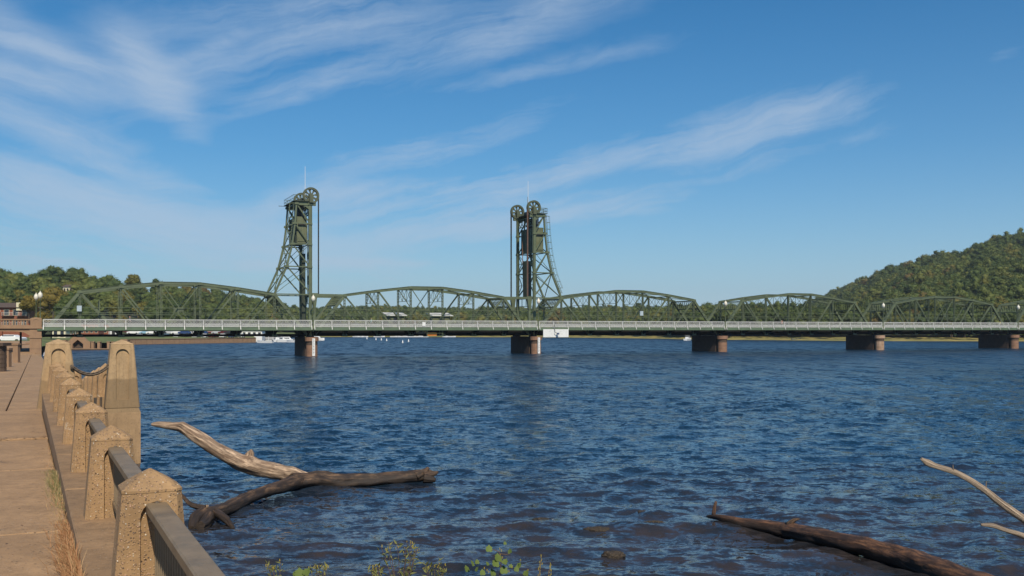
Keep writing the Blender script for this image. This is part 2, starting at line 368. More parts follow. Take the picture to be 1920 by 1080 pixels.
# ------------------------------------------------------------------ water
def water():
    rng = np.random.default_rng(4)
    na, q = 620, 1.0056
    ang = np.linspace(-0.62, 0.66, na)
    r = [9.0]
    while r[-1] < 330: r.append(r[-1]*q)
    while r[-1] < 14000: r.append(r[-1]*1.09)
    r = np.array(r); R, A = np.meshgrid(r, ang, indexing='ij')
    Xw = R*np.sin(A); Yw = R*np.cos(A); Zw = np.zeros_like(Xw)
    sp = R*max(q-1, (ang[1]-ang[0]))
    wx = Xw+0.9*np.sin(Yw*0.23+1.3)+0.6*np.sin(Xw*0.31+Yw*0.17); wy = Yw+0.8*np.sin(Xw*0.19)+0.5*np.sin(Xw*0.43-Yw*0.21+2)
    for k in range(130):
        lam = 0.30*(3.4/0.30)**(rng.random()**1.15)
        th = rng.normal(math.radians(-82), 0.5)          # travel direction: towards the camera, a little to the side
        kk = 2*PI/lam; amp = 0.0125*lam**0.9*(0.5+rng.random())*0.40
        ph = rng.random()*2*PI
        w8 = np.clip(lam/(sp*2.4)-1.0, 0, 1)
        env = 0.55+0.45*np.sin(Xw*rng.uniform(-.25, .25)+Yw*rng.uniform(-.12, .12)+rng.random()*6)
        s_ = np.sin(kk*(np.cos(th)*wx+np.sin(th)*wy)+ph)
        Zw += amp*w8*env*(s_+0.35*(s_*s_-0.5))
    # swell piling up over the submerged stones by the bank
    for (x, y, a, wd) in ((1215, 958, .10, .55), (1130, 992, .10, .5), (1150, 1045, .08, .5), (1015, 974, .07, .4), (760, 985, .04, .8), (1330, 985, .05, .5)):
        D = CAMZ*F/(y-HY); cx = (x-960)/F*D
        d2 = ((Xw-cx)/(wd*2.2))**2+((Yw-D)/wd)**2
        Zw += a*np.exp(-d2)
    nr = len(r)
    V = np.stack([Xw, Yw, Zw], -1).reshape(-1, 3)
    i = np.arange(nr-1)[:, None]*na+np.arange(na-1)[None, :]
    Fc = np.stack([i, i+1, i+na+1, i+na], -1).reshape(-1, 4)[:, ::-1]
    m_ = bpy.data.materials.new('river_water'); m_.use_nodes = True; t = NT(m_.node_tree)
    g = t.n('ShaderNodeNewGeometry').outputs['Position']
    sx = t.n('ShaderNodeSeparateXYZ', i0=g)
    # silty shallows along the near bank show the brown bottom
    dist = t.m('SUBTRACT', sx.outputs[1], t.m('MULTIPLY', sx.outputs[0], 0.22))
    sh = t.n('ShaderNodeMapRange', i0=t.m('ADD', dist, t.m('MULTIPLY', t.noise(g, 0.35, 4, 0.6), 12.0)))
    sh.inputs[1].default_value = 28; sh.inputs[2].default_value = 42; sh.inputs[3].default_value = 1; sh.inputs[4].default_value = 0
    pz = t.noise(t.mapping(g, scale=(0.03, 0.07, 1)), 1.0, 3, 0.5)
    deep = t.mix(t.ramp(pz, [(0.35, 0.0), (0.65, 1.0)]), (0.005, 0.020, 0.042), (0.008, 0.030, 0.062))
    shal = t.mix(t.ramp(t.noise(g, 0.9, 4, 0.6), [(0.35, 0.0), (0.65, 1.0)]), (0.018, 0.018, 0.018), (0.048, 0.033, 0.024))
    c = t.mix(t.m('MULTIPLY', sh.outputs[0], 0.8), deep, shal)
    b = t.n('ShaderNodeBsdfPrincipled'); t.put(b, 0, c)
    b.inputs['IOR'].default_value = 1.33
    rg = t.n('ShaderNodeMapRange', i0=sx.outputs[1]); rg.inputs[1].default_value = 20; rg.inputs[2].default_value = 190; rg.inputs[3].default_value = 0.05; rg.inputs[4].default_value = 0.30; t.t.links.new(rg.outputs[0], b.inputs['Roughness'])
    def slopes(sx_, sy_, rot, det, seed):
        v = t.mapping(t.mapping(g, rot=(0, 0, math.radians(rot))), scale=(sx_, sy_, 1.0), loc=(seed, seed, 0))
        nz = t.n('ShaderNodeTexNoise', i0=v); nz.inputs['Scale'].default_value = 1.0; nz.inputs['Detail'].default_value = det; nz.inputs['Roughness'].default_value = 0.6; nz.inputs['Distortion'].default_value = 0.5
        q = t.n('ShaderNodeVectorMath', operation='SUBTRACT', i0=nz.outputs[1], i1=(0.5, 0.5, 0.5)); return q.outputs[0]
    def scl(v, k):
        q = t.n('ShaderNodeVectorMath', operation='MULTIPLY', i0=v); 
        if isinstance(k, tuple): q.inputs[1].default_value = k
        else: t.t.links.new(k, q.inputs[1])
        return q.outputs[0]
    def addv(x, y): return t.n('ShaderNodeVectorMath', operation='ADD', i0=x, i1=y).outputs[0]
    gust = t.ramp(t.noise(t.mapping(g, scale=(0.02, 0.05, 1)), 1.0, 3, 0.5), [(0.35, 0.75), (0.65, 1.15)])
    far = t.n('ShaderNodeMapRange', i0=sx.outputs[1]); far.inputs[1].default_value = 35; far.inputs[2].default_value = 160; far.inputs[3].default_value = 0.04; far.inputs[4].default_value = 1.0
    s1 = scl(addv(slopes(0.5, 0.8, 6, 3, 0), slopes(0.6, 0.13, -3, 3, 21)), (0.9, 2.3, 0)); s1 = scl(s1, far.outputs[0])
    s2 = scl(slopes(2.1, 3.4, -5, 4, 5), (0.9, 2.1, 0))
    s3 = scl(slopes(7.0, 10.0, 9, 2, 11), (0.6, 1.1, 0))
    nr_ = t.n('ShaderNodeMapRange', i0=sx.outputs[1]); nr_.inputs[1].default_value = 22; nr_.inputs[2].default_value = 60; nr_.inputs[3].default_value = 0.5; nr_.inputs[4].default_value = 1.0
    sl = scl(addv(s1, scl(addv(s2, s3), nr_.outputs[0])), gust)
    nn = addv(t.n('ShaderNodeNewGeometry').outputs['Normal'], sl)
    nn = t.n('ShaderNodeVectorMath', operation='NORMALIZE', i0=nn).outputs[0]
    t.t.links.new(nn, b.inputs['Normal'])
    t.t.links.new(b.outputs[0], t.n('ShaderNodeOutputMaterial').inputs[0])
    me = npmesh('water', V, Fc, m_); me.polygons.foreach_set('use_smooth', [True]*len(Fc))
    struct('water', me)
water()
sb = MB(); sb.quadgrid(lambda u, v: (-9000+18000*u, -60+14000*v, -2.2), 6, 6); struct('riverbed', sb, SOIL)

# ------------------------------------------------------------------ bridge frame
X0, Y0 = -34.06, 170.5
UX, UY = 0.9134, 0.4073
TH = math.atan2(UY, UX); SP = 42.7; PN = SP/7
def Bw(s, t, z=0.0): return Vector((X0+s*UX-t*UY, Y0+s*UY+t*UX, z))
TN, TF = 2.4, 10.0
ZB = 3.65; ZT = [None, 10.6, 11.5, 12.2, 12.2, 11.5, 10.6]
UNDER = mat('underdeck_shade_steel', (0.012, 0.012, 0.011), 0.9, 0.3, 1, spec=0.1)  # near-black colour carries the shade below the bridge deck
def gusset(mb, x, t, z, r, th=0.06):
    for sgn in (-1, 1):
        y = t+sgn*0.24
        mb.add([(x-r, y, z-r*.5), (x+r, y, z-r*.5), (x+r*.8, y, z+r*.5), (x-r*.8, y, z+r*.5), (x-r, y+sgn*th, z-r*.5), (x+r, y+sgn*th, z-r*.5), (x+r*.8, y+sgn*th, z+r*.5), (x-r*.8, y+sgn*th, z+r*.5)],
               [(0, 1, 2, 3), (7, 6, 5, 4), (0, 4, 5, 1), (1, 5, 6, 2), (2, 6, 7, 3), (3, 7, 4, 0)])
def make_span(lift=False):
    name = 'lift_span' if lift else 'truss_span'
    root = thing(name, '', 'bridge span', (0, 0, 0), TH, 'steel truss spans of the bridge')
    x0, x1 = (0.75, SP-0.75) if lift else (0.45, SP-0.45)
    js = [x0]+[PN*j for j in range(1, 7)]+[x1]
    def pt(n, mb, m_=GREEN): return mb.build(n, m_, root)
    for t in (TN, TF):
        def top(j): return (js[j], t, ZT[j])
        def bot(j): return (js[j], t, ZB)
        for a, j in ((0, 1), (7, 6)):
            pt('end_post', MB().bar(bot(a), top(j), 0.46, 0.46))
            if lift:
                xe = js[a]
                mb = MB(); mb.bar((xe, t, ZB-0.2), (xe, t, 10.9), 0.36, 0.42, (1, 0, 0))
                mb.add([(xe-.55, t-.27, 10.95), (xe+.55, t-.27, 10.95), (xe+.22, t-.27, 8.4), (xe-.22, t-.27, 8.4), (xe-.55, t+.27, 10.95), (xe+.55, t+.27, 10.95), (xe+.22, t+.27, 8.4), (xe-.22, t+.27, 8.4)],
                       [(0, 3, 2, 1), (4, 5, 6, 7), (0, 1, 5, 4), (1, 2, 6, 5), (2, 3, 7, 6), (3, 0, 4, 7)])
                pt('hanger_post', mb)
                pt('top_strut', MB().bar((xe, t, 10.62), top(j), 0.4, 0.42))
        for j in range(1, 6):
            mb = MB().bar(top(j), top(j+1), 0.46, 0.42)
            a, b = Vector(top(j)), Vector(top(j+1)); up = Vector((0, 0, 0.235))
            mb.bar(a+up, b+up, 0.62, 0.05); pt('top_chord', mb)
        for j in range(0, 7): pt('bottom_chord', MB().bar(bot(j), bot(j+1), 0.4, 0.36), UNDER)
        for j in range(1, 7): pt('vertical_post', MB().laced((js[j], t, ZB), (js[j], t, ZT[j]-0.1), 0.09, 0.26, 0.24, 0.5))
        for (a, b) in ((1, 2), (2, 3), (6, 5), (5, 4)):
            p, q_ = Vector(top(a)), Vector(bot(b))
            mb = MB(); mb.bar(p+Vector((0, -.12, 0)), q_+Vector((0, -.12, 0)), 0.05, 0.24); mb.bar(p+Vector((0, .12, 0)), q_+Vector((0, .12, 0)), 0.05, 0.24)
            pt('diagonal', mb)
        pt('diagonal', MB().bar(top(3), bot(4), 0.1, 0.14)); pt('diagonal', MB().bar(top(4), bot(3), 0.1, 0.14))
        for a, b in ((2, 1), (5, 6)): pass
        mb = MB()
        for j in range(1, 7): gusset(mb, js[j], t, ZT[j], 0.42); gusset(mb, js[j], t, ZB, 0.5)
        g = pt('gusset_plates', mb); g['kind'] = 'stuff'
        mb = MB().bar((js[3]+PN/2, t, ZB+ (12.2-ZB)/2-.35), (js[3]+PN/2, t, ZB+(12.2-ZB)/2+.35), 0.16, 0.9, (1, 0, 0)); pt('gusset_plate', mb)
    # portals in the plane of the end posts
    for a, j, sg in ((0, 1, 1), (7, 6, -1)):
        d = (Vector((js[a], 0, ZB))-Vector((js[j], 0, ZT[j]))).normalized()
        o = Vector((js[j], 0, ZT[j]-0.1)); mb = MB()
        def pp(t, k): v = o+d*k; return (v.x, t, v.z)
        for k in (0.0, 2.1): mb.bar(pp(TN, k), pp(TF, k), 0.22, 0.2)
        mb.bar(pp(TN, 1.05), pp(TF, 1.05), 0.08, 0.06)
        n = 11; w_ = (TF-TN)/n
        for i in range(n):
            for (ka, kb) in ((0, 1.05), (1.05, 0), (1.05, 2.1), (2.1, 1.05)):
                mb.bar(pp(TN+i*w_, ka), pp(TN+(i+1)*w_, kb), 0.11, 0.05)
        for t, s2 in ((TN, 1), (TF, -1)): mb.bar(pp(t, 3.5), pp(t+s2*1.4, 2.1), 0.12, 0.14)
        pt('portal_frame', mb)
    for j in range(2, 6):
        mb = MB(); zt = ZT[j]-0.2; zb = zt-(1.9 if j in (2, 5) else 2.2)
        mb.bar((js[j], TN, zt), (js[j], TF, zt), 0.12, 0.16); mb.bar((js[j], TN, zb), (js[j], TF, zb), 0.09, 0.08)
        n = 3; w_ = (TF-TN)/n
        for i in range(n):
            a, b = TN+i*w_, TN+(i+1)*w_
            mb.bar((js[j], a, zt), (js[j], b, zb), 0.05, 0.055); mb.bar((js[j], a, zb), (js[j], b, zt), 0.05, 0.055)
            if i: mb.bar((js[j], a, zt), (js[j], a, zb), 0.07, 0.07)
        pt('sway_frame', mb)
    for j in range(1, 6):
        a, b = (js[j], ZT[j]), (js[j+1], ZT[j+1]); mb = MB()
        mb.bar((a[0], TN, a[1]), (b[0], TF, b[1]), 0.14, 0.12); mb.bar((a[0], TF, a[1]), (b[0], TN, b[1]), 0.14, 0.12)
        pt('lateral_brace', mb)
    for j in range(0, 8):
        x = js[j]; mb = MB()
        mb.bar((x, TN, 3.98), (x, TF, 3.98), 0.22, 0.95)
        mb.add([(x-.09, -.05, 4.55), (x+.09, -.05, 4.55), (x+.09, TN, 4.55), (x-.09, TN, 4.55), (x-.09, -.05, 4.35), (x+.09, -.05, 4.35), (x+.09, TN, 3.6), (x-.09, TN, 3.6)],
               [(0, 1, 2, 3), (7, 6, 5, 4), (0, 4, 5, 1), (1, 5, 6, 2), (2, 6, 7, 3), (3, 7, 4, 0)])
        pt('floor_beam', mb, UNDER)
    mb = MB()
    for t in (3.2, 4.4, 5.6, 6.8, 8.0, 9.2): mb.box(0.1, SP-0.1, t-.09, t+.09, 4.34, 4.62)
    for t in (0.7, 1.6): mb.box(0.1, SP-0.1, t-.08, t+.08, 4.5, 4.72)
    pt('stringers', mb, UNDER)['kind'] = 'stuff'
    mb = MB()
    for j in range(7):
        mb.bar((js[j], TN, 3.5), (js[j+1], TF, 3.5), 0.14, 0.1); mb.bar((js[j], TF, 3.5), (js[j+1], TN, 3.5), 0.14, 0.1)
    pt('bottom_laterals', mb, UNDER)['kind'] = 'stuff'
    pt('road_deck', MB().box(0.03, SP-0.03, TN+.35, TF-.35, 4.63, 4.86), ASPH)
    pt('walkway_deck', MB().box(0.03, SP-0.03, 0.06, TN-.3, 4.74, 4.92), mat('walkway_planks', (0.12, 0.1, 0.08), 0.9) if 'walkway_planks' not in MATS else MATS['walkway_planks'])
    pt('fascia_beam', MB().box(0.04, SP-0.04, -0.12, 0.03, 4.52, 4.98).box(0.04, SP-.04, -.22, .03, 4.46, 4.50), GREENL)
    mb = MB()
    for z in (7.05, 7.35, 8.15): mb.bar((2.2, TN-.3, z), (SP-2.2, TN-.3, z), 0.06, 0.07)
    pt('guard_pipes', mb)
    mb = MB().bar((1.0, TN+.35, 5.6), (SP-1, TN+.35, 5.6), 0.06, 0.25).bar((1.0, TF-.35, 5.6), (SP-1, TF-.35, 5.6), 0.06, 0.25)
    pt('traffic_barrier', mb, STEELD)
    return root
proto = make_span(False); KIDS[proto.name] = list(proto.children)
span_txt = ['green truss span joining the stone approach, left end of the bridge', None,
            'green truss span between the right lift tower and third pier',
            'green truss span between the third and fourth river piers',
            'green truss span right of the fourth pier, wholly before the wooded hill',
            'green steel truss span leaving the picture at its right edge']
for k, i in enumerate((-1, 0, 1, 2, 3, 4)):
    if i == 0: continue
    p = Bw(SP*i, 0)
    if i == -1: proto.location = p; proto['label'] = span_txt[0]
    else:
        o = dup(proto, p, None, span_txt[k]); MB().box(.2, SP-.2, 2.95, 3.02, 3.5, 4.4).build('shade_plate', UNDER, o)  # added dark plate, paints the shaded band under the deck
ls = make_span(True); MB().box(.9, 19.5, 2.95, 3.02, 3.5, 4.4).box(24.5, SP-.9, 2.95, 3.02, 3.5, 4.4).build('shade_plate', UNDER, ls); ls.location = Bw(0, 0); ls['label'] = 'green steel lift span of the bridge, between the two tall lift towers'  # added dark plates give the lift span the same painted underside shade
# small fittings seen on single spans
o = MB().box(-0.35, 0.35, -0.12, 0.12, 7.5, 8.4).build('sign_box', mat('grey_blue_metal', (0.42, 0.5, 0.55), 0.5), None)
tag(o, 'grey blue box fixed to the hip post of the first truss span', 'box'); o.location = Bw(-SP+PN-.1, TN-.5); o.rotation_euler = (0, 0, TH)
o2 = o.copy(); COL.objects.link(o2); o2.location = Bw(SP+PN*4-.6, TN-.5, -0.1); o2['label'] = 'grey blue box on a truss post right of the right lift tower'
th_ = thing('traffic_gate', 'steel pipe frame with a green sign panel inside the first truss span', 'sign frame', Bw(-SP+9.0, 3.2), TH)
mb = MB(); 
for z in (7.0, 8.3, 9.3): mb.bar((0, 0, z), (0, 6.4, z), 0.09, 0.09)
for y in (0, 6.4): mb.bar((0, y, 4.8), (0, y, 9.3), 0.14, 0.14)
mb.build('pipe_frame', GREEN, th_); MB().box(-.08, -.02, 1.2, 4.6, 7.8, 9.1).build('sign_panel', DGREEN, th_)

# ------------------------------------------------------------------ railings
def rail_panels():
    up = MB(); z0, z1 = 5.62, 6.12; n = 7; L = 3.05
    for i in range(-2, n):
        for sg in (0, 1):
            a = i*L/n; b = a+2*L/n*1.0
            pa, pb = (a, b) if not sg else (b, a)
            # clip to panel
            def clip(xa, za, xb, zb):
                pts = []
                for t in (0, 1):
                    x, z = (xa, za) if t == 0 else (xb, zb)
                    if x < 0: f = (0-xa)/(xb-xa); x, z = 0, za+(zb-za)*f
                    if x > L: f = (L-xa)/(xb-xa); x, z = L, za+(zb-za)*f
                    pts.append((x, z))
                return pts
            (xa, za), (xb, zb) = clip(pa, z0, pb, z1)
            if abs(xa-xb) > 0.05: up.bar((xa, 0, za), (xb, 0, zb), 0.02, 0.032)
    lo = MB(); z0, z1 = 5.14, 5.5; n = 12
    for i in range(-2, n):
        for sg in (0, 1):
            a = i*L/n; b = a+2*L/n
            if a < 0 or b > L: continue
            pa, pb = (a, b) if not sg else (b, a)
            lo.bar((pa, 0, z0), (pb, 0, z1), 0.02, 0.05)
    up.add(lo.v, lo.f); return up.mesh('lattice_panel', WHITER)
LATT = rail_panels()
POSTM = MB()
POSTM.bar((0, 0, 5.0), (0, 0, 6.2), 0.07, 0.11, (1, 0, 0)); POSTM.bar((0, -0.04, 5.3), (0, -0.34, 4.62), 0.05, 0.11, (1, 0, 0)); POSTM.bar((0, -.34, 4.62), (0, 0, 4.62), 0.05, 0.07, (1, 0, 0))
POSTM = POSTM.mesh('post', WHITER)
rl = ['from the stone approach to the left tower', 'along the lift span between the towers', 'of the span right of the right tower', 'between the third and fourth piers', 'of the span right of the fourth pier', 'of the last span at the right edge']
for k, i in enumerate((-1, 0, 1, 2, 3, 4)):
    r = thing('railing', 'white lattice railing, '+rl[k], 'railing', Bw(SP*i, -0.02), TH, 'lattice walkway railings of the bridge')
    s0 = 0.9 if i == -1 else 0.25; s1 = SP-0.25; n = 14; st = (s1-s0)/n
    mb = MB().box(s0, s1, -.05, .05, 6.14, 6.24); mb.build('top_rail', WHITER, r)
    MB().box(s0, s1, -.03, .03, 5.51, 5.585).build('mid_rail', WHITER, r)
    MB().box(s0, s1, -.03, .03, 5.06, 5.13).build('bottom_rail', WHITER, r)
    for j in range(n+1): ob('post', POSTM, r, (s0+st*j, 0.04, 0))
    for j in range(n):
        o = ob('lattice_panel', LATT, r, (s0+st*j, 0, 0)); o.scale = (st/3.05, 1, 1)
# bridge lamps
def lamp():
    r = thing('street_lamp', '', 'lamp', (0, 0, 0), 0, 'globe lamps along the bridge railing')
    MB().lathe([(0.16, 4.3), (0.16, 5.0), (0.09, 5.1), (0.075, 9.2), (0.12, 9.25), (0.10, 9.4)], 10).build('pole', GREEN, r, True)
    MB().lathe([(0.12, 9.4), (0.30, 9.62), (0.36, 9.9), (0.30, 10.2), (0.14, 10.38), (0.05, 10.5), (0.02, 10.62)], 12).build('globe', GLOBE, r, True)
    return r
L0 = lamp(); KIDS[L0.name] = list(L0.children)
lt = ['pole lamp with a pale globe in front of the left lift tower', 'pole lamp with a pale globe in front of the right lift tower', 'pole lamp with a white globe between two spans above the third pier',
      'pole lamp with a white globe above the fourth pier, before the hill', 'pole lamp with a white globe above the last pier at the right']
for i in range(5):
    p = Bw(SP*i, -0.15)
    if i == 0: L0.location = p; L0['label'] = lt[0]
    else: dup(L0, p, None, lt[i])
dup(L0, Bw(-42.25, 0.7), None, 'taller looking one of two globe lamps standing on the stone approach parapet')
dup(L0, Bw(-43.05, 9.6), None, 'lower looking one of two globe lamps beside the stone approach parapet')

# ------------------------------------------------------------------ piers
def pier(i, label, pale, gauge, zl=7.6):
    r = thing('bridge_pier', label, 'bridge pier', Bw(SP*i, 0), TH, 'stone piers of the bridge')
    st = PIERP if pale else PIERST; DK = mat('pier_shade_stone', (0.10, 0.065, 0.045), 0.9, 0.4, 1.5, 0.5, 6) if 'pier_shade_stone' not in MATS else MATS['pier_shade_stone']  # darker copy of the stone, shade of the long side is in its colour
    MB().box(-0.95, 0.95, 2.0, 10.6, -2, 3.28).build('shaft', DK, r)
    mb = MB(); n = 20
    for k in range(7):                       # coursed stone drums of the rounded nose
        z0, z1 = -2+k*0.66 if k else -2, -2+(k+1)*0.66-0.02
        rr = 1.02-0.012*k+0.01*((k*7) % 3)
        MB().cyl((0, 1.0, z0), (0, 1.0, z1), rr, rr-0.01, n).build('stone_course', st, r)
    MB().cyl((0, 1.0, 2.62), (0, 1.0, 3.30), 1.17, 1.17, n).build('cap_stone', st, r)
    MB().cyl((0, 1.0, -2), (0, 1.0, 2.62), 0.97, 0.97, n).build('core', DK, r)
    MB().box(-0.6, 0.6, 1.9, 2.9, 3.3, 3.52).build('bearing_block', STEELD, r)
    MB().box(-0.6, 0.6, 9.5, 10.5, 3.285, 3.52).build('bearing_block', STEELD, r)
    if gauge:
        MB().box(-0.2, 0.28, -0.26, -0.18, 0.1, 3.1).build('gauge_board', WHITEB, r)
        mb = MB()
        for k in range(11): mb.box(-0.12, 0.14 if k % 2 else 0.02, -0.275, -0.262, 0.45+k*.24, 0.52+k*.24)
        mb.build('gauge_marks', STEELD, r)
pier(0, 'brown stone river pier with a white gauge board, under the left lift tower', False, True)
pier(1, 'brown stone river pier with a narrow white gauge board, under the right lift tower', False, True)
pier(2, 'reddish brown stone river pier, third from the left', False, False)
pier(3, 'stone river pier streaked with white, fourth from the left', True, False)
pier(4, 'reddish stone river pier nearest the right edge of the picture', False, False)
r_ = pier(5, 'stone river pier beyond the right edge, under the last span', False, False)

# ------------------------------------------------------------------ towers
def tower(i, sg, label):
    # sg = direction (along the bridge) in which the back legs lean away from the lift span
    r = thing('lift_tower', label, 'lift tower', Bw(SP*i, 0), TH, 'steel lift towers of the bridge')
    Zs = [10.7, 15.5, 19.4, 23.0, 26.4]; Of = [6.1, 4.0, 3.05, 2.6, 2.35]
    f0 = 0.0 if sg < 0 else 0.35
    fx = lambda z: f0
    def bx(z): return f0*0+sg*np.interp(z, Zs, Of)
    def pt(n, mb, m_=GREEN): return mb.build(n, m_, r)
    for t in (TN, TF):
        mb = MB().bar((f0, t, 3.5), (f0, t, 26.6), 0.34, 0.44, (1, 0, 0)); mb.bar((f0-sg*.32, t, 8), (f0-sg*.32, t, 26.4), 0.12, 0.1, (1, 0, 0)); pt('front_leg', mb)
        mb = MB()
        for a in range(4): mb.bar((bx(Zs[a]), t, Zs[a]), (bx(Zs[a+1]), t, Zs[a+1]), 0.26, 0.34)
        pt('back_leg', mb)
        for a in range(4):
            z0, z1 = Zs[a], Zs[a+1]
            mb = MB().bar((bx(z1), t, z1), (f0, t, z0 if a else z0+.3), 0.14, 0.22); pt('side_diagonal', mb)
            if a < 2: pt('side_rod', MB().bar((bx(z0), t, z0), (f0, t, z1), 0.06, 0.09))
            pt('side_strut', MB().bar((bx(z0), t, z0), (f0, t, z0), 0.12, 0.2))
            mb = MB(); gusset(mb, bx(z1), t, z1, 0.38); gusset(mb, f0, t, z1, 0.4); mb.build('gusset_plates', GREEN, r)
        pt('top_girder', MB().box(min(f0-1.0*1, bx(26.5)-.2, f0+1.0), max(f0+1.0, bx(26.5)+.2), t-.2, t+.2, 26.1, 26.75))
        mb = MB().add([(f0, t-.1, 25.3), (f0+sg*1.1, t-.1, 26.1), (f0, t-.1, 26.1), (f0, t+.1, 25.3), (f0+sg*1.1, t+.1, 26.1), (f0, t+.1, 26.1)], [(0, 1, 2), (5, 4, 3), (0, 3, 4, 1), (1, 4, 5, 2), (2, 5, 3, 0)])
        pt('knee_bracket', mb)
    for a in range(4):                        # back face bracing
        z0, z1 = Zs[a], Zs[a+1]; mb = MB()
        mb.bar((bx(z0), TN, z0), (bx(z1), TF, z1), 0.12, 0.14); mb.bar((bx(z0), TF, z0), (bx(z1), TN, z1), 0.12, 0.14); mb.bar((bx(z1), TN, z1), (bx(z1), TF, z1), 0.14, 0.2)
        pt('back_bracing', mb)
    for (z0, z1) in ((10.9, 15.5), (15.5, 19.4)):
        mb = MB(); tm = (TN+TF)/2
        mb.bar((f0, TN, z0+.3), (f0, TN+1.9, (z0+z1)/2), .12, .12, (1, 0, 0)); mb.bar((f0, TN, z1), (f0, TN+1.9, (z0+z1)/2), .12, .12, (1, 0, 0))
        mb.bar((f0, TF, z0+.3), (f0, TF-1.9, (z0+z1)/2), .12, .12, (1, 0, 0)); mb.bar((f0, TF, z1), (f0, TF-1.9, (z0+z1)/2), .12, .12, (1, 0, 0))
        mb.bar((f0, TN, z1), (f0, TF, z1), 0.12, 0.2, (1, 0, 0)); mb.bar((f0, TN+1.9, (z0+z1)/2), (f0, TN, (z0+z1)/2), .1, .12, (1, 0, 0)); mb.bar((f0, TF-1.9, (z0+z1)/2), (f0, TF, (z0+z1)/2), .1, .12, (1, 0, 0))
        pt('front_bracing', mb)
    mb = MB()                                 # lattice portal high on the front
    for z in (24.6, 26.2): mb.bar((f0, TN, z), (f0, TF, z), 0.14, 0.2, (1, 0, 0))
    n = 6; w_ = (TF-TN)/n
    for k in range(n):
        mb.bar((f0, TN+k*w_, 24.6), (f0, TN+(k+1)*w_, 26.2), .08, .12, (1, 0, 0)); mb.bar((f0, TN+k*w_, 26.2), (f0, TN+(k+1)*w_, 24.6), .08, .12, (1, 0, 0))
    pt('lattice_portal', mb)
    mb = MB().bar((f0, TN, 10.65), (f0, TF, 10.65), .3, .5, (1, 0, 0)); mb.bar((f0, TN, 9.1), (f0, TF, 9.1), .1, .16, (1, 0, 0))
    for k in range(1, 4): mb.bar((f0, TN+k*1.9, 9.1), (f0, TN+k*1.9, 10.5), .1, .1, (1, 0, 0))
    pt('road_portal', mb)
    # counterweight
    a, b = sorted((f0+sg*0.45, f0+sg*2.15)); zc0, zc1 = 19.6, 24.2
    cw = MB().box(a, b, TN+.55, TF-.55, zc0, zc1).build('counterweight', OLIVE, r)
    for t in (TN+.50, TF-.50):
        s_ = -1 if t < 5 else 1
        MB().box(a+.1, b-.1, min(t, t+.05*s_), max(t, t+.05*s_), zc0+.3, zc0+2.9).build('side_plate', OLIVE, cw)
        MB().box(a-.05, b+.05, min(t, t+.1*s_), max(t, t+.1*s_), zc0-.02, zc0+.18).build('sill_plate', OLIVE, cw)
    MB().box(a+.18, b-.18, TN+.40, TN+.545, zc0+3.1, zc0+3.4).build('recess', STEELD, cw)
    mb = MB()
    for k in range(9):
        t = TN+.75+k*0.76
        for x in (a-.06, b+.06): mb.box(min(x, a if x < a else b), max(x, a if x < a else b), t, t+.14, zc0+.05, zc1-.05)
    mb.build('stiffeners', DGREEN, cw)
    MB().box(a+.5, b-.5, TN+2.3, TF-2.3, zc1, zc1+1.9).build('hanger_plates', STEELD, cw)
    # sheaves
    def sheave(t):
        cx = f0-sg*0.15; cz = 27.85; R = 1.36; n = 32
        w0, w1 = t-.28, t+.28
        def ring(Ro, Ri, y0, y1):
            m_ = MB(); vs_ = []; fs = []
            for k in range(n):
                c, s_ = math.cos(2*PI*k/n), math.sin(2*PI*k/n)
                vs_ += [(cx+Ro*c, y0, cz+Ro*s_), (cx+Ro*c, y1, cz+Ro*s_), (cx+Ri*c, y1, cz+Ri*s_), (cx+Ri*c, y0, cz+Ri*s_)]
            for k in range(n):
                p, q_ = 4*k, 4*((k+1) % n)
                fs += [(p, p+1, q_+1, q_), (p+1, p+2, q_+2, q_+1), (p+2, p+3, q_+3, q_+2), (p+3, p, q_, q_+3)]
            return m_.add(vs_, fs)
        sh = ring(R, R*.80, w0, w1).build('sheave', SHV, r)
        ring(R*1.05, R*.97, w0-.03, w0+.05).build('flange', SHV, sh); ring(R*1.05, R*.97, w1-.05, w1+.03).build('flange', SHV, sh)
        MB().cyl((cx, w0-.12, cz), (cx, w1+.12, cz), .32, None, 12).build('hub', SHV, sh)
        for k in range(8):
            an = 2*PI*k/8+.2; c, s_ = math.cos(an), math.sin(an); nx, nz = -s_, c
            vs_ = []
            for y in (t-.1, t+.1):
                for (rr, hw) in ((.25, .16), (.62, .10), (R*.83, .24)):
                    vs_ += [(cx+rr*c+nx*hw, y, cz+rr*s_+nz*hw), (cx+rr*c-nx*hw, y, cz+rr*s_-nz*hw)]
            MB().add(vs_, [(0, 1, 3, 2), (2, 3, 5, 4), (6, 8, 9, 7), (8, 10, 11, 9), (0, 2, 8, 6), (2, 4, 10, 8), (1, 7, 9, 3), (3, 9, 11, 5)]).build('spoke', SHV, sh)
        xo = cx-sg*R*.98
        mb = MB()
        for dy in (-.16, 0, .16): mb.cyl((xo, t+dy, 10.8), (xo, t+dy, cz), .055, None, 6)
        for dx in (0.0,): mb.box(xo-.07, xo+.07, t-.2, t+.2, 10.8, cz-.2)
        mb.build('hoist_cable', RUST if (sg > 0 and t < 5) else STEELD, r)
        mb = MB().box(cx+sg*R*.9-.08, cx+sg*R*.9+.08, t-.15+(0.7 if t < 5 else -.7), t+.15+(0.7 if t < 5 else -.7), 24.0, cz-.4); mb.build('counterweight_cable', STEELD, r)
        MB().box(cx-.35, cx+.35, w0-.35, w0-.12, 26.6, 27.95).build('bearing', SHV, r)
        MB().box(cx-.35, cx+.35, w1+.12, w1+.3, 26.6, 27.95).build('bearing', SHV, r)
    sheave(TN); sheave(TF)
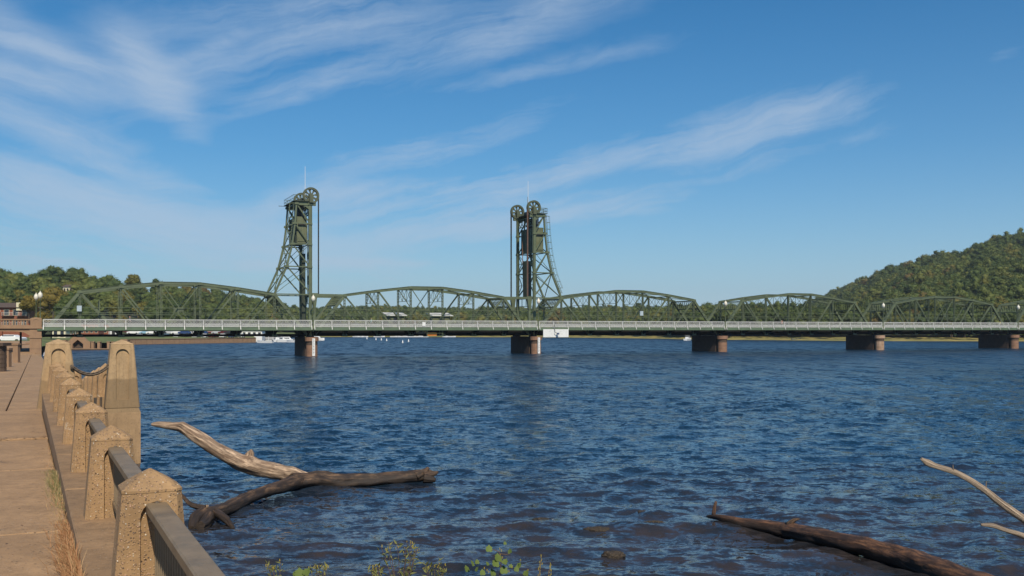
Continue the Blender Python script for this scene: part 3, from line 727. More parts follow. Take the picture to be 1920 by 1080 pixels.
    # platform and its rail
    xb = bx(26.4); a, b = sorted((xb+sg*.55, f0-sg*.2))
    MB().box(a, b, TN-.5, TF+.5, 26.76, 26.86).build('platform', DGREEN, r)
    mb = MB()
    for (p, q_) in (((xb+sg*.5, TN-.45), (xb+sg*.5, TF+.45)), ((xb+sg*.5, TN-.45), (f0+sg*1.3, TN-.45)), ((xb+sg*.5, TF+.45), (f0+sg*1.3, TF+.45))):
        for z in (27.3, 27.85): mb.bar((*p, z), (*q_, z), .05, .06)
        for k in range(6):
            f = k/5; mb.bar((p[0]+(q_[0]-p[0])*f, p[1]+(q_[1]-p[1])*f, 26.86), (p[0]+(q_[0]-p[0])*f, p[1]+(q_[1]-p[1])*f, 27.85), .05, .05)
    mb.build('platform_rail', GREEN, r)
    mb = MB().cyl((f0+sg*.9, TN+1.2, 27.5), (f0+sg*.9, TF-1.2, 27.5), .14, None, 8).box(min(f0+sg*.4, f0+sg*1.6), max(f0+sg*.4, f0+sg*1.6), 5.0, 7.0, 26.87, 27.5).box(f0-.3, f0+.3, 5.5, 6.4, 26.87, 27.4)
    mb.build('hoist_machinery', STEELD, r)
    MB().cyl((f0+sg*.15, 5.6, 28.0), (f0+sg*.15, 5.6, 33.4), .05, .03, 6).build('flag_pole', WHITE, r)
    if sg > 0: MB().cyl((f0-.5, 4.4, 28.0), (f0-.5, 4.4, 30.2), .05, .03, 6).build('antenna', STEELD, r)
    else: MB().cyl((bx(26.6)-1.6, TF, 26.7), (bx(26.6), TF, 26.7), .05, .05, 6).build('antenna', STEELD, r)
    # dark ribbed shaft below the counterweight with rusty guides
    zt_ = 18.0 if sg < 0 else 17.9; zb_ = 10.9 if sg > 0 else 6.2
    sh = MB().box(f0-.3, f0+.75 if sg > 0 else f0+.3, 5.4, 7.0, zb_, zt_) if sg > 0 else MB().box(f0-.62, f0-.1, 5.6, 6.3, zb_, zt_)
    sh = sh.build('cable_housing', DGREEN, r)
    mb = MB()
    for k in range(5): mb.box(f0-.36 if sg > 0 else f0-.68, f0-.3 if sg > 0 else f0-.62, (5.45+k*.33) if sg > 0 else 5.65+k*.13, (5.55+k*.33) if sg > 0 else 5.7+k*.13, zb_, zt_)
    mb.build('ribs', DGREEN, sh)
    for t in ((7.3,) if sg > 0 else (4.6, 7.4)):
        MB().bar((f0-sg*.05, t, 10.9), (f0-sg*.35 if sg > 0 else f0, t, 23.2), .1, .12, (1, 0, 0)).build('guide_pipe', RUST if sg > 0 else GREEN, r)
    MB().bar((f0-sg*1.2*0.55, TF-.9, 10.8), (f0-sg*1.2*.55, TF-.9, 27.0), .04, .04).build('signal_cable', STEELD, r)
    # ladder outside the near back leg
    mb = MB(); rg = MB(); cg = MB(); pts = []
    zz = [26.6, 23.0, 19.4, 15.5, 11.6]
    for z in zz: pts.append((bx(z)+sg*.45, z))
    for t in (TN-.25, TN+.25):
        for k in range(4): mb.bar((pts[k][0], t, pts[k][1]), (pts[k+1][0], t, pts[k+1][1]), .05, .07)
    mb.build('ladder_rails', GREEN, r)
    z = 26.5; hoops = []
    while z > 11.7:
        x = np.interp(-z, [-q_ for q_ in zz], [p[0] for p in pts]); rg.bar((x, TN-.25, z), (x, TN+.25, z), .04, .04)
        z -= .4
    rg.build('ladder_rungs', GREEN, r)['kind'] = 'stuff'
    z = 26.4
    while z > 12.5:
        x = np.interp(-z, [-q_ for q_ in zz], [p[0] for p in pts])
        arc = [(x+sg*.75*math.sin(PI*q_/6), TN-.38*math.cos(PI*q_/6), z) for q_ in range(7)]
        for p, q_ in zip(arc, arc[1:]): cg.bar(p, q_, .03, .06)
        hoops.append(arc); z -= 1.25
    for h0, h1 in zip(hoops, hoops[1:]):
        for q_ in (2, 3, 4): cg.bar(h0[q_], h1[q_], .04, .03)
    cg.build('ladder_cage', GREEN, r)
    return r
tower(0, -1, 'tall green lift tower left of the lift span, leaning legs at left')
tower(1, 1, 'tall green lift tower right of the lift span, caged ladder on its right')
# cabins, platform, board
for s_, wd, lab in ((18.2, 4.0, 'green operator cabin with a flat pale roof, left of two behind the lift span'), (27.2, 4.6, 'green operator cabin with a larger white sloping roof behind the lift span')):
    r = thing('operator_cabin', lab, 'cabin', Bw(s_, 10.6), TH, 'operator cabins on the lift span')
    MB().box(-wd/2+.5, wd/2-.5, 0, 2.2, 4.7, 7.1).build('wall', OLIVE, r)
    MB().add([(-wd/2, -.4, 7.15), (wd/2, -.4, 7.15), (wd/2, 2.7, 7.75), (-wd/2, 2.7, 7.75), (-wd/2, -.4, 7.27), (wd/2, -.4, 7.27), (wd/2, 2.7, 7.87), (-wd/2, 2.7, 7.87)], [(0, 3, 2, 1), (4, 5, 6, 7), (0, 1, 5, 4), (1, 2, 6, 5), (2, 3, 7, 6), (3, 0, 4, 7)]).build('roof', WHITER, r)
    for k in (-1, 1): MB().bar((k*(wd/2-.15), .1, 4.7), (k*(wd/2-.15), .1, 7.15), .12, .12).build('post', STEELD, r)
    MB().box(-.6, .6, -.03, -.003, 5.9, 6.8).build('window', GLASS, r)
r = thing('work_platform', 'green steel work platform hung under the middle of the lift span', 'platform', Bw(20.6, 0.2), TH)
MB().box(0, 3.2, 0, 2.0, 3.35, 3.5).build('floor', GREEN, r)
for x in (0.1, 3.1):
    for y in (0.1, 1.9): MB().bar((x, y, 3.5), (x, y, 4.5), .1, .1).build('hanger', GREEN, r)
MB().bar((0.1, 0.05, 3.95), (3.1, 0.05, 3.95), .05, .05).build('guard_rail', GREEN, r)
o = MB(); o.box(0.25, 2.0, 0.3, 1.1, 3.52, 4.02); o.box(0.3, 1.95, 0.35, 1.05, 4.02, 4.1); o = o.build('storage_box', ORANGE, None)
tag(o, 'bright orange box lying on the platform hung under the lift span', 'box'); o.location = Bw(20.6, 0.2); o.rotation_euler = (0, 0, TH)
r = thing('notice_board', 'large white board hung under the railing right of the right lift tower', 'board', Bw(SP+0.9, -0.30), TH)
MB().box(0, 5.35, -.06, .06, 3.15, 4.68).build('panel', WHITEB, r)
MB().box(-.03, 5.38, -.08, .08, 3.06, 3.15).build('bottom_edge', STEELD, r)
mb = MB()
for k, z in enumerate((4.45, 4.25, 3.95, 3.75, 3.3)):
    random.seed(k); x = .9
    while x < 4.4:
        l = random.uniform(.1, .5)
        if random.random() < .35: mb.box(x, x+l, -.068, -.062, z, z+.035)
        x += l+.12
mb.build('faded_lettering', mat('faded_print', (0.35, 0.35, 0.36), .8), r)
MB().bar((2.25, -.1, 5.5), (2.25, -.5, 4.1), .06, .1).bar((2.25, -.5, 4.1), (2.75, -.6, 3.9), .08, .08).build('bracket', DGREEN, r)
MB().box(2.6, 3.0, -.8, -.45, 3.65, 4.0).build('lamp', mat('blue_grey_lamp', (0.08, 0.11, 0.2), .4), r)
# ------------------------------------------------------------------ stone approach (portal) in bridge coordinates
def arch_block(mb, hw0, hw1, yb, yf, z0, z1, ax=0.0, ahw=0.12, az0=None, az1=None, dep=0.04, cham=0.03, n=8, back=True, closed=False):
    """tapered block: half width hw0 at z0 to hw1 at z1, front face at y=yf (smaller y), arched recess in the front"""
    az0 = z0 if az0 is None else az0
    hw = lambda z: hw0+(hw1-hw0)*(z-z0)/(z1-z0)
    arch = [(ax-ahw, az0)]+[(ax-ahw*math.cos(PI*k/n), az1+ahw*math.sin(PI*k/n)) for k in range(n+1)]+[(ax+ahw, az0)]
    def face(y, flip):
        v = []; f = []
        def V(x, z, yy=y): v.append((x, yy, z)); return len(v)-1
        lz = [z0, az0, az1, az1+ahw, z1]
        L = {}
        for z in set(lz): L[z] = (V(-(hw(z)-cham), z), V(hw(z)-cham, z))
        ai = [V(x, z) for x, z in arch]; 
        top = az1+ahw; apex = ai[1+n//2]
        if az0 > z0+1e-4: f.append((L[z0][0], L[z0][1], L[az0][1], ai[-1], ai[0], L[az0][0]))
        f.append((L[az0][0], ai[0], ai[1], L[az1][0])); f.append((ai[-2], ai[-1], L[az0][1], L[az1][1]))
        for k in range(1, 1+n//2): f.append((L[top][0], ai[k], ai[k+1]))
        f.append((L[az1][0], ai[1], L[top][0]))
        for k in range(1+n//2, n+1): f.append((ai[k], ai[k+1], L[top][1]))
        f.append((ai[n+1], L[az1][1], L[top][1])); f.append((L[top][0], apex, L[top][1]))
        f.append((L[top][0], L[top][1], L[z1][1], L[z1][0]))
        bi = [V(x, z, y+(dep if not flip else -dep)) for x, z in arch]
        for k in range(len(ai)-1): f.append((ai[k+1], ai[k], bi[k], bi[k+1]))
        f.append(tuple(bi[::-1]) if not flip else tuple(bi[::-1]))
        if az0 > z0+1e-4: f.append((ai[0], ai[-1], bi[-1], bi[0]))
        if flip: f = [t[::-1] for t in f]
        mb.add(v, f)
    face(yf, False)
    if back: face(yb, True)
    else: mb.add([(-(hw(z0)-cham), yb, z0), (hw(z0)-cham, yb, z0), (hw(z1)-cham, yb, z1), (-(hw(z1)-cham), yb, z1)], [(3, 2, 1, 0)])
    for s_ in (-1, 1):
        a, b = hw(z0), hw(z1)
        mb.add([(s_*(a-cham), yf, z0), (s_*a, yf+cham, z0), (s_*a, yb-cham, z0), (s_*(a-cham), yb, z0), (s_*(b-cham), yf, z1), (s_*b, yf+cham, z1), (s_*b, yb-cham, z1), (s_*(b-cham), yb, z1)],
               [(0, 1, 5, 4), (1, 2, 6, 5), (2, 3, 7, 6)])
def cap(mb, hw, yf, yb, z0, z1, zp, ov=0.0, cham=0.03):
    # low pyramid with a short vertical drum
    a, b, c = hw+ov, yf-ov, yb+ov; yc = (yf+yb)/2; k = cham
    ring = lambda z, s=1.0: [(x*s, yc+(y-yc)*s, z) for x, y in ((-a+k, b), (a-k, b), (a, b+k), (a, c-k), (a-k, c), (-a+k, c), (-a, c-k), (-a, b+k))]
    v = ring(z0)+ring(z1)+ring(z1+(zp-z1)*.36, .70)+ring(z1+(zp-z1)*.74, .32)+ring(zp, .04)
    f = [(i+8*j, (i+1) % 8+8*j, (i+1) % 8+8*j+8, i+8*j+8) for j in range(4) for i in range(8)]+[tuple(range(32, 40)), tuple(range(7, -1, -1))]
    mb.add(v, f)

PR = thing('stone_approach', 'brown concrete arched approach viaduct with balustrade at the left end of the bridge', 'viaduct', Bw(-41.95, 0), TH)
def prt(n, mb, m_=PORTAL, p=PR): return mb.build(n, m_, p)
# end pier (local: s<0 runs left, y away)
prt('pier_shaft', MB().box(-1.75, -.12, 0, 2.2, -1, 3.3)); prt('pier_capital', MB().box(-1.85, -.04, -.10, 2.3, 3.3, 3.6))
for z in (1.65,): prt('pier_joint', MB().box(-1.77, -.10, -.015, 2.2, z, z+.03), DARKST)
prt('pier_head', MB().box(-1.75, -.10, -.05, 2.2, 3.6, 4.75))
SPANL = 11.0
def arch_wall(x0, x1, y0, y1):
    mb = MB(); n = 14; zt = 4.75; zs = 3.7; v = []; f = []
    for k in range(n+1):
        u = k/n; x = x0+(x1-x0)*u
        e = 1-abs(2*u-1)**5; zz = zs+(4.36-zs)*max(0, e)**0.5
        v += [(x, y0, zz), (x, y0, zt), (x, y1, zt), (x, y1, zz)]
    for k in range(n):
        a, b = 4*k, 4*k+4
        f += [(a, b, b+1, a+1), (a+3, a+2, b+2, b+3), (a, a+3, b+3, b)]
    return mb.add(v, f)
prt('arch', arch_wall(-1.75-SPANL, -1.75, 0.05, 1.0)); prt('arch', arch_wall(-1.75-SPANL, -1.75, 10.5, 11.2))
prt('deck', MB().box(-30, -.1, 1.0, 10.5, 4.45, 4.9))
prt('arch', arch_wall(-1.75-2*SPANL-1.6, -1.75-SPANL-1.6, 0.05, 1.0)); prt('pier_shaft', MB().box(-1.75-SPANL-1.6, -1.75-SPANL, 0, 2.2, -1, 4.75))
prt('cornice', MB().box(-30, .02, -.22, .3, 4.77, 5.02)); prt('string_course', MB().box(-30, .0, -.12, .3, 4.66, 4.77), DARKST)
prt('parapet_base', MB().box(-30, -1.66, -.05, .25, 5.02, 5.32)); prt('parapet_coping', MB().box(-30, -1.66, -.10, .30, 6.05, 6.25))
for (xa, wd) in ((-1.66, 1.6), (-1.66-5.0, .9), (-1.66-11.2, 1.6)):
    mb = MB(); arch_block(mb, wd/2, wd/2, .32, -.16, 5.02, 6.32, 0, wd*.28, 5.25, 5.75, .05, .02)
    cap(mb, wd/2, -.16, .32, 6.32, 6.36, 6.5); o = prt('parapet_pier', mb); o.location = (xa+wd/2, 0, 0)
bal = MB().box(-.09, .09, -.02, .2, 5.32, 6.05).mesh('baluster', PORTAL)
for a, b in ((-6.55, -1.85), (-12.7, -7.7)):
    k = a
    while k < b: ob('baluster', bal, PR, (k, 0, 0)); k += .40
for k in range(4):
    o = MB().cyl((0, 0, 0.5), (0, 0, 4.4), .17, None, 10).build('column', STEELD, PR); o.location = (-3.4-k*3.35, 11.0, 0)
# low wall and steps seen under the arch
r = thing('low_wall', 'low brown concrete wall on the lawn seen under the arch of the approach', 'wall', (0, 0, 0))
a = P(20, 655, 172); b = P(55, 655, 178)
MB().bar((a.x, a.y, 1.4), (b.x, b.y, 1.4), .5, .9).bar((a.x, a.y, 1.92), (b.x, b.y, 1.92), .7, .2).build('wall', PORTAL, r)
for p in (a, b): MB().box(p.x-.4, p.x+.4, p.y-.6, p.y-.0, 0.4, 2.3).build('pier', PORTAL, r)

# ------------------------------------------------------------------ walk frame (a across, q along)
PH = math.radians(25.98); CR, SR = math.cos(PH), math.sin(PH)
def Wk(a, q, z=0.0): return Vector((a*CR-q*SR, a*SR+q*CR, z))
def inv(p): return p.x*CR+p.y*SR, -p.x*SR+p.y*CR
def zs(q): return float(np.interp(q, [9.8, 36.5, 169], [2.44, 2.0, 0.88]))
SW = struct('sidewalk', MB().quadgrid(lambda u, v: (-7+8.6*u*(1 if v > 0 else 1), -3+175*v, zs(-3+175*v)-.10 if True else 0), 2, 60), WALLC); SW.rotation_euler = (0, 0, PH)
LBK = struct('left_lawn', MB().quadgrid(lambda u, v: (-120+113*u, -12+184*v, zs(-12+184*v)-.06+.6*(1-u)), 10, 30), GRASS); LBK.rotation_euler = (0, 0, PH)
def slab(a0, a1, q0, q1, dz=0.0, a0b=None, a1b=None):
    a0b = a0 if a0b is None else a0b; a1b = a1 if a1b is None else a1b; g = .02; b = .02
    mb = MB(); z0, z1 = zs(q0)+dz, zs(q1)+dz
    o = [(a0+g, q0+g, z0-b), (a1-g, q0+g, z0-b), (a1b-g, q1-g, z1-b), (a0b+g, q1-g, z1-b)]
    i_ = [(a0+g+b, q0+g+b, z0), (a1-g-b, q0+g+b, z0), (a1b-g-b, q1-g-b, z1), (a0b+g+b, q1-g-b, z1)]
    lo = [(x, y, z-.08) for x, y, z in o]
    mb.add(lo+o+i_, [(0, 1, 5, 4), (1, 2, 6, 5), (2, 3, 7, 6), (3, 0, 4, 7), (4, 5, 9, 8), (5, 6, 10, 9), (6, 7, 11, 10), (7, 4, 8, 11), (8, 9, 10, 11)])
    return mb.build('slab', WALK, SW)
random.seed(3)
qs = [-3, 5, 12.5, 19, 25.1, 36.2]
for k in range(len(qs)-1):
    dz = [0, 0, 0.0, .0, .045][k]
    slab(-3.9, .454, qs[k], qs[k+1], dz-0.0 if k < 4 else .04); slab(-6.9, -3.9, qs[k], qs[k+1], dz)
def jl(q): return -.57+(q-40)*0.94/98+0.0
q = 36.2
while q < 168:
    st = 4.2 if q < 90 else 8.0; q1 = min(q+st, 168.5); dz = .04*max(0, 1-(q-36)/60)+random.uniform(-.006, .006)
    slab(jl(q), 1.55, q, q1, dz, jl(q1), 1.55); slab(-6.9, jl(q), q, q1, dz, -6.9, jl(q1)); q = q1
# ledge carrying the posts, wall down to the water
RW = struct('river_wall', MB().box(.50, 1.30, -6, 36.6, -2, 2.40), WALLC); RW.rotation_euler = (0, 0, PH)
PQ0 = None
zL = 2.56
posts = []
D1 = 7.83
for n_ in range(-2, 8):
    D = D1+(3.62 if n_ > 0 else 3.45)*n_
    # centre on a straight line through the first and last apexes seen
    a0, q0 = inv(P(281, 877, 7.83)); a1, q1 = inv(P(112.6, 685.5, 29.7)); f = (D-7.83)/(29.7-7.83)
    posts.append((a0+(a1-a0)*f, q0+(q1-q0)*f))
prev = -6.0
for k, (a_, q_) in enumerate(posts+[(0, 36.6+1.8)]):
    e = min(q_-1.8, 36.6); g = .008
    cz = zL+random.uniform(-.012, .012)
    mb = MB(); mb.box(.454, 1.36, prev+g, e-g, 2.38, cz-.015); mb.add([(.454, prev+g, cz-.015), (1.36, prev+g, cz-.015), (1.36, e-g, cz-.015), (.454, e-g, cz-.015), (.474, prev+g+.02, cz), (1.34, prev+g+.02, cz), (1.34, e-g-.02, cz), (.474, e-g-.02, cz)],
        [(0, 1, 5, 4), (1, 2, 6, 5), (2, 3, 7, 6), (3, 0, 4, 7), (4, 5, 6, 7)])
    mb.build('coping_block', LEDGE, RW)
    prev = e
MB().box(.454, .52, -6, 36.5, 1.5, 2.375).build('wall_face', LEDGE, RW)
# posts
def post_mesh():
    mb = MB(); arch_block(mb, .290, .218, .20, -.20, 0, .895, .03, .12, 0, .70, .05, .045, 10)
    cap(mb, .222, -.204, .204, .89, .91, 1.05, 0, .045)
    bm = bmesh.new(); me = mb.mesh('concrete_post', AGG); bm.from_mesh(me)
    bmesh.ops.remove_doubles(bm, verts=bm.verts, dist=.0005)
    bm.to_mesh(me); bm.free(); return me
PM = post_mesh()
onm = ['nearest aggregate concrete post of the river railing, its top patched with pale mortar', 'second nearest concrete railing post, with a steel rail entering its arch', 'third nearest concrete railing post on the ledge',
       'fourth nearest concrete railing post on the ledge', 'fifth nearest concrete railing post on the ledge', 'sixth nearest concrete railing post, partly hidden by the next', 'farthest concrete railing post, before the left tall pillar']
for k, (a_, q_) in enumerate(posts):
    n_ = k-2
    o = ob('concrete_post', PM if n_ < 1 else PM, None, Wk(a_, q_, zL-.01), PH)
    o.scale = (1, 1, 1+random.uniform(-.006, .006))
    tag(o, onm[n_-0] if 0 <= n_ < 7 else 'concrete railing post behind the edge of the picture, below its bottom edge', 'post', 'concrete posts of the river railing')
    if n_ < 0: o['label'] = 'concrete railing post just below the bottom edge of the picture'; 
    if n_ == 7: o['label'] = onm[6]
    if 0 < n_ < 7 and n_ == 6: o['label'] = 'seventh concrete railing post, just before the left tall pillar'
    if n_ == 7: o['label'] = 'last concrete railing post, tucked against the left tall pillar'
# steel rails between posts
pk = MB().box(-.008, .008, -.019, .019, 0, .50).mesh('picket', METAL)
bnm = ['in the nearest bay, running off the bottom edge', 'between the nearest two posts', 'between the second and third nearest posts', 'between the third and fourth nearest posts', 'between the fourth and fifth nearest posts', 'between the fifth and sixth nearest posts', 'in the bay before the last post', 'in the bay ending at the last post', '', '']
for k in range(len(posts)-1):
    (a0, q0), (a1, q1) = posts[k], posts[k+1]
    p0, p1 = Wk(a0+.03, q0, 0), Wk(a1+.03, q1, 0); d = p1-p0; L = d.length; rz = math.atan2(d.y, d.x)
    r = thing('steel_rail', ('brown grey steel handrail and pickets '+(bnm[k-1] if k >= 1 else 'below the bottom edge of the picture')), 'railing', (p0.x, p0.y, zL), rz, 'steel rails between the concrete posts')
    e0, e1 = .155, L-.155
    def rail(z0, z1, hw, nm):
        b = .012; mb = MB(); v = []
        for x in (e0, e1):
            v += [(x, -hw, z0), (x, hw, z0), (x, hw, z1-b), (x, hw-b, z1), (x, -hw+b, z1), (x, -hw, z1-b)]
        mb.add(v, [(i, (i+1) % 6, (i+1) % 6+6, i+6) for i in range(6)]+[(5, 4, 3, 2, 1, 0), (6, 7, 8, 9, 10, 11)]); return mb.build(nm, METAL, r)
    rail(.735, .805, .078, 'top_rail'); rail(.13, .19, .03, 'bottom_rail')
    npk = 27
    for j in range(npk):
        x = e0+.08+(e1-e0-.16)*j/(npk-1); ob('picket', pk, r, (x, 0, .195))
    for x in (e0+.06, e1-.06): MB().lathe([(.02, .805), (.018, .815), (.006, .82)], 8, (x, 0)).build('bolt', CHAINM, r)
# tall pillars
def pillar(name, label, a_, q_, zb, zt, hw0, hw1, yhw, rec, plinth=None):
    r = thing(name, label, 'pillar', Wk(a_, q_, 0), PH, 'tall concrete pillars beside the landing')
    mb = MB(); H = zt-.16
    arch_block(mb, hw0, hw1, yhw, -yhw, zb, H, 0, rec, zb+.28 if plinth else zb+.52, zt-.31-rec, .075, .035, 12)
    me = mb.build('shaft', PILLAR, r); mb = MB(); cap(mb, hw1+.006, -yhw-.006, yhw+.006, H, H+.01, zt, 0, .035); mb.build('pyramid_cap', PILLAR, r)
    if plinth:
        MB().box(-hw0-.02, hw0+.02, -yhw-.02, yhw+.02, plinth, zb-.16).build('plinth', concrete('wet_plinth_concrete', (0.36, 0.235, 0.125), sc=.8, wet=None, speck=.2), r)
        v = [(-hw0-.02, -yhw-.02, zb-.16), (hw0+.02, -yhw-.02, zb-.16), (hw0+.02, yhw+.02, zb-.16), (-hw0-.02, yhw+.02, zb-.16), (-hw0+.04, -yhw+.02, zb-.002), (hw0-.04, -yhw+.02, zb-.002), (hw0-.04, yhw-.02, zb-.002), (-hw0+.04, yhw-.02, zb-.002)]
        MB().add(v, [(0, 1, 5, 4), (1, 2, 6, 5), (2, 3, 7, 6), (3, 0, 4, 7)]).build('plinth_wash', PILLAR, r)
    return r
a_, q_ = inv(P(109, 640, 33.6)); pillar('tall_pillar', 'left one of two tall tapered concrete pillars, standing on the sidewalk edge', a_, q_, zs(q_)-.03, 4.36, .66, .375, .33, .213)
a_, q_ = inv(P(228, 640, 34.5)); pillar('tall_pillar', 'right one of two tall concrete pillars, rising from the water with a dark lower half', a_, q_, 2.0, 4.33, .56, .37, .40, .208, -2)
a2, q2 = a_, q_
# landing and chain
LD = struct('landing', MB().box(1.36, 2.5, 36.7, 38.58, -2, 1.95), WALLC); LD.rotation_euler = (0, 0, PH)
ch = thing('chain', 'heavy steel chain sagging between the two tall concrete pillars', 'chain', (0, 0, 0))
pA = P(135.5, 687.5, 33.4); pB = P(203, 686.5, 34.1); nl = 17
lk = MB(); nn = 14
for k in range(nn):
    pass
def link():
    pts = []
    for k in range(16):
        an = 2*PI*k/16; x = .052*math.cos(an)+(.035 if math.cos(an) > 0 else -.035); pts.append((x, .042*math.sin(an), 0))
    pts.append(pts[0]); return MB().tube(pts, .017, 6, False).mesh('link', CHAINM, True)
LK = link(); pts = []
for k in range(60):
    u = k/59; p = pA.lerp(pB, u); p.z -= .27*4*u*(1-u); pts.append(p)
cum = [0]
for a, b in zip(pts, pts[1:]): cum.append(cum[-1]+(b-a).length)
for k in range(nl):
    L = cum[-1]*(k+.5)/nl; j = max(i for i in range(len(cum)) if cum[i] <= L); j = min(j, 58)
    p = pts[j].lerp(pts[j+1], (L-cum[j])/(cum[j+1]-cum[j])); d = (pts[j+1]-pts[j]).normalized()
    o = ob('link', LK, ch, p); e = d.to_track_quat('X', 'Z').to_matrix() @ Matrix.Rotation(PI/2*(k % 2)+.3, 3, 'X'); o.rotation_euler = e.to_euler()
    o.scale = (1.1, 1.1, 1.1)
for p in (pA, pB): MB().tube([(p.x+.06*math.cos(t_*PI/6), p.y-.02, p.z+.06*math.sin(t_*PI/6)) for t_ in range(13)], .014, 6, False).build('ring', CHAINM, ch, True)
# descending balustrade on the water side of the landing stairs, beyond the right pillar
fl_ = ['first', 'second', 'third', 'fourth', 'fifth', 'sixth']
SWALL = struct('stair_wall', MB().add([(x, q, z) for x in (2.35, 2.78) for q, z in ((37.2, -2), (57.5, -2), (57.5, 1.0), (37.2, 2.35))], [(3, 2, 1, 0), (4, 5, 6, 7), (0, 1, 5, 4), (1, 2, 6, 5), (2, 3, 7, 6), (3, 0, 4, 7)]), PILLAR); SWALL.rotation_euler = (0, 0, PH)
tops = [(38.9, 3.46), (42.4, 3.20), (45.9, 2.95), (49.2, 2.70), (52.3, 2.42), (55.2, 2.13)]
for k, (q, z) in enumerate(tops):
    o = ob('stair_post', PM, None, Wk(2.56, q, z-1.72), PH); o.scale = (1.05, 1, 1.64)
    tag(o, fl_[k]+' tall narrow concrete post of the row stepping down behind the right tall pillar', 'post', 'concrete posts stepping down behind the right pillar')
    if k < 5: MB().bar(tuple((2.56, q+.3, z-.75)), (2.56, tops[k+1][0]-.3, tops[k+1][1]-.75), .16, .8).build('infill_panel', PILLAR, SWALL)
ST = struct('landing_stairs', MB().box(1.2, 2.34, 38.6, 39.0, -2, 1.9), WALLC); ST.rotation_euler = (0, 0, PH)
for k in range(14): MB().box(1.2, 2.34, 39.0+k*1.1, 40.1+k*1.1, -2, 1.78-.155*k).build('step', LEDGE, ST)
p = P(140, 692.5, 37.0); o = ob('concrete_post', PM, None, (p.x, p.y, p.z-1.05), PH); tag(o, 'concrete post behind the chain, just right of the left tall pillar', 'post')
qw = struct('quay_wall', MB().box(1.56, 1.9, 36.6, 168, -2, .80), WALLC); qw.rotation_euler = (0, 0, PH)
pa = MB(); pa.add([tuple(P(x, 660, D)[:2])+(z,) for D, z in ((148, .86), (165, 1.52), (190, 2.42)) for x in (-120, 66)], [(0, 1, 3, 2), (2, 3, 5, 4)]); struct('path', pa, WALK)
# left hand pillar, hedge, low posts by the promenade
p = P(1, 697, 71.8); z0 = zs(inv(p)[1]); r = thing('round_pier', 'dark round stone pier with a flat cap at the left edge of the promenade', 'pillar', (p.x-.12, p.y, z0))
for k in range(6): MB().cyl((0, 0, .31*k), (0, 0, .31*k+.29), .50+.01*(k % 2), None, 16).build('stone_course', DARKST, r)
MB().cyl((0, 0, .0), (0, 0, 1.86), .47, None, 14).build('core', DARKST, r); MB().box(-.6, .6, -.6, .6, 1.86, 2.08).build('cap_slab', DARKST, r)
for (x, y, h, lab) in ((13.5, 686, 1.35, 'slim brown concrete post standing right of the dark round pier'), (31, 675, 1.5, 'brown concrete post beyond the dark hedge on the promenade')):
    D = (CAMZ-1.62)*F/(y-HY); p = P(x, y, D); r = MB().box(-.25, .25, -.25, .25, -.6, h).box(-.32, .32, -.32, .32, h, h+.15).build('short_post', PORTAL, None); r.location = p; tag(r, lab, 'post')

# ------------------------------------------------------------------ near bank under the camera, rocks
BANK = concrete('bank_soil', (0.10, 0.075, 0.05), speck=0.3, sc=.5)
def bank(u, v):
    s = -3+70*u; d = v*20
    p = Wk(1.30, 0)
    x = -1+s; y = -8+v*(24.4+ (2.0 if x > 10 else 0))
    zz = float(np.interp(y, [-8, 5, 8, 12, 15.5, 18], [2.5, 2.3, 2.0, 1.2, .25, -.9]))
    zz += .12*noise.noise(Vector((x*.8, y*.8, 0)))
    a, q = inv(Vector((x, y, 0)))
    if a < .9: x += (.9-a)/CR
    return (x, y, zz)
struct('river_bank', MB().quadgrid(bank, 120, 60), BANK, None, True)
ROCK = concrete('wet_rock', (0.032, 0.024, 0.015), speck=.3)
def rock(x, y, sx, sy, sz, lab, seed, D=None, dz=0):
    D = D or CAMZ*F/(y-HY); p = P(x, y, D)
    bm = bmesh.new(); bmesh.ops.create_icosphere(bm, subdivisions=4, radius=1)
    for v in bm.verts:
        n_ = noise.fractal(v.co*1.6+Vector((seed*7.1, 0, 0)), 1.0, 2.0, 4)
        v.co = v.co*(1+.35*n_); v.co = Vector((v.co.x*sx, v.co.y*sy, v.co.z*sz))
    me = bpy.data.meshes.new('rock'); bm.to_mesh(me); bm.free(); me.materials.append(ROCK); me.polygons.foreach_set('use_smooth', [True]*len(me.polygons))
    o = ob('rock', me, None, (p.x, p.y, dz)); tag(o, lab, 'rock', 'dark stones in the shallows')
rock(1120, 996, .32, .18, .10, 'dark wet stone breaking the water left of the big sunken log', 1)
rock(1015, 975, .20, .1, .06, 'small brown stone awash, topmost of the dark stones in the shallows', 2)
rock(1205, 962, .16, .1, .07, 'small dark stone under a breaking ripple near the tip of the sunken log', 3)
rock(1225, 982, .26, .12, .08, 'flat dark stone between the breaking ripple and the sunken log', 4)
rock(1150, 1042, .24, .15, .10, 'dark stone with a ripple over it near the bottom edge', 5)
rock(1130, 1094, .75, .3, .13, 'broad speckled rock at the bottom edge of the picture', 6)
rock(1010, 982, .14, .08, .03, 'tiny dark stone awash beside the topmost one', 7)

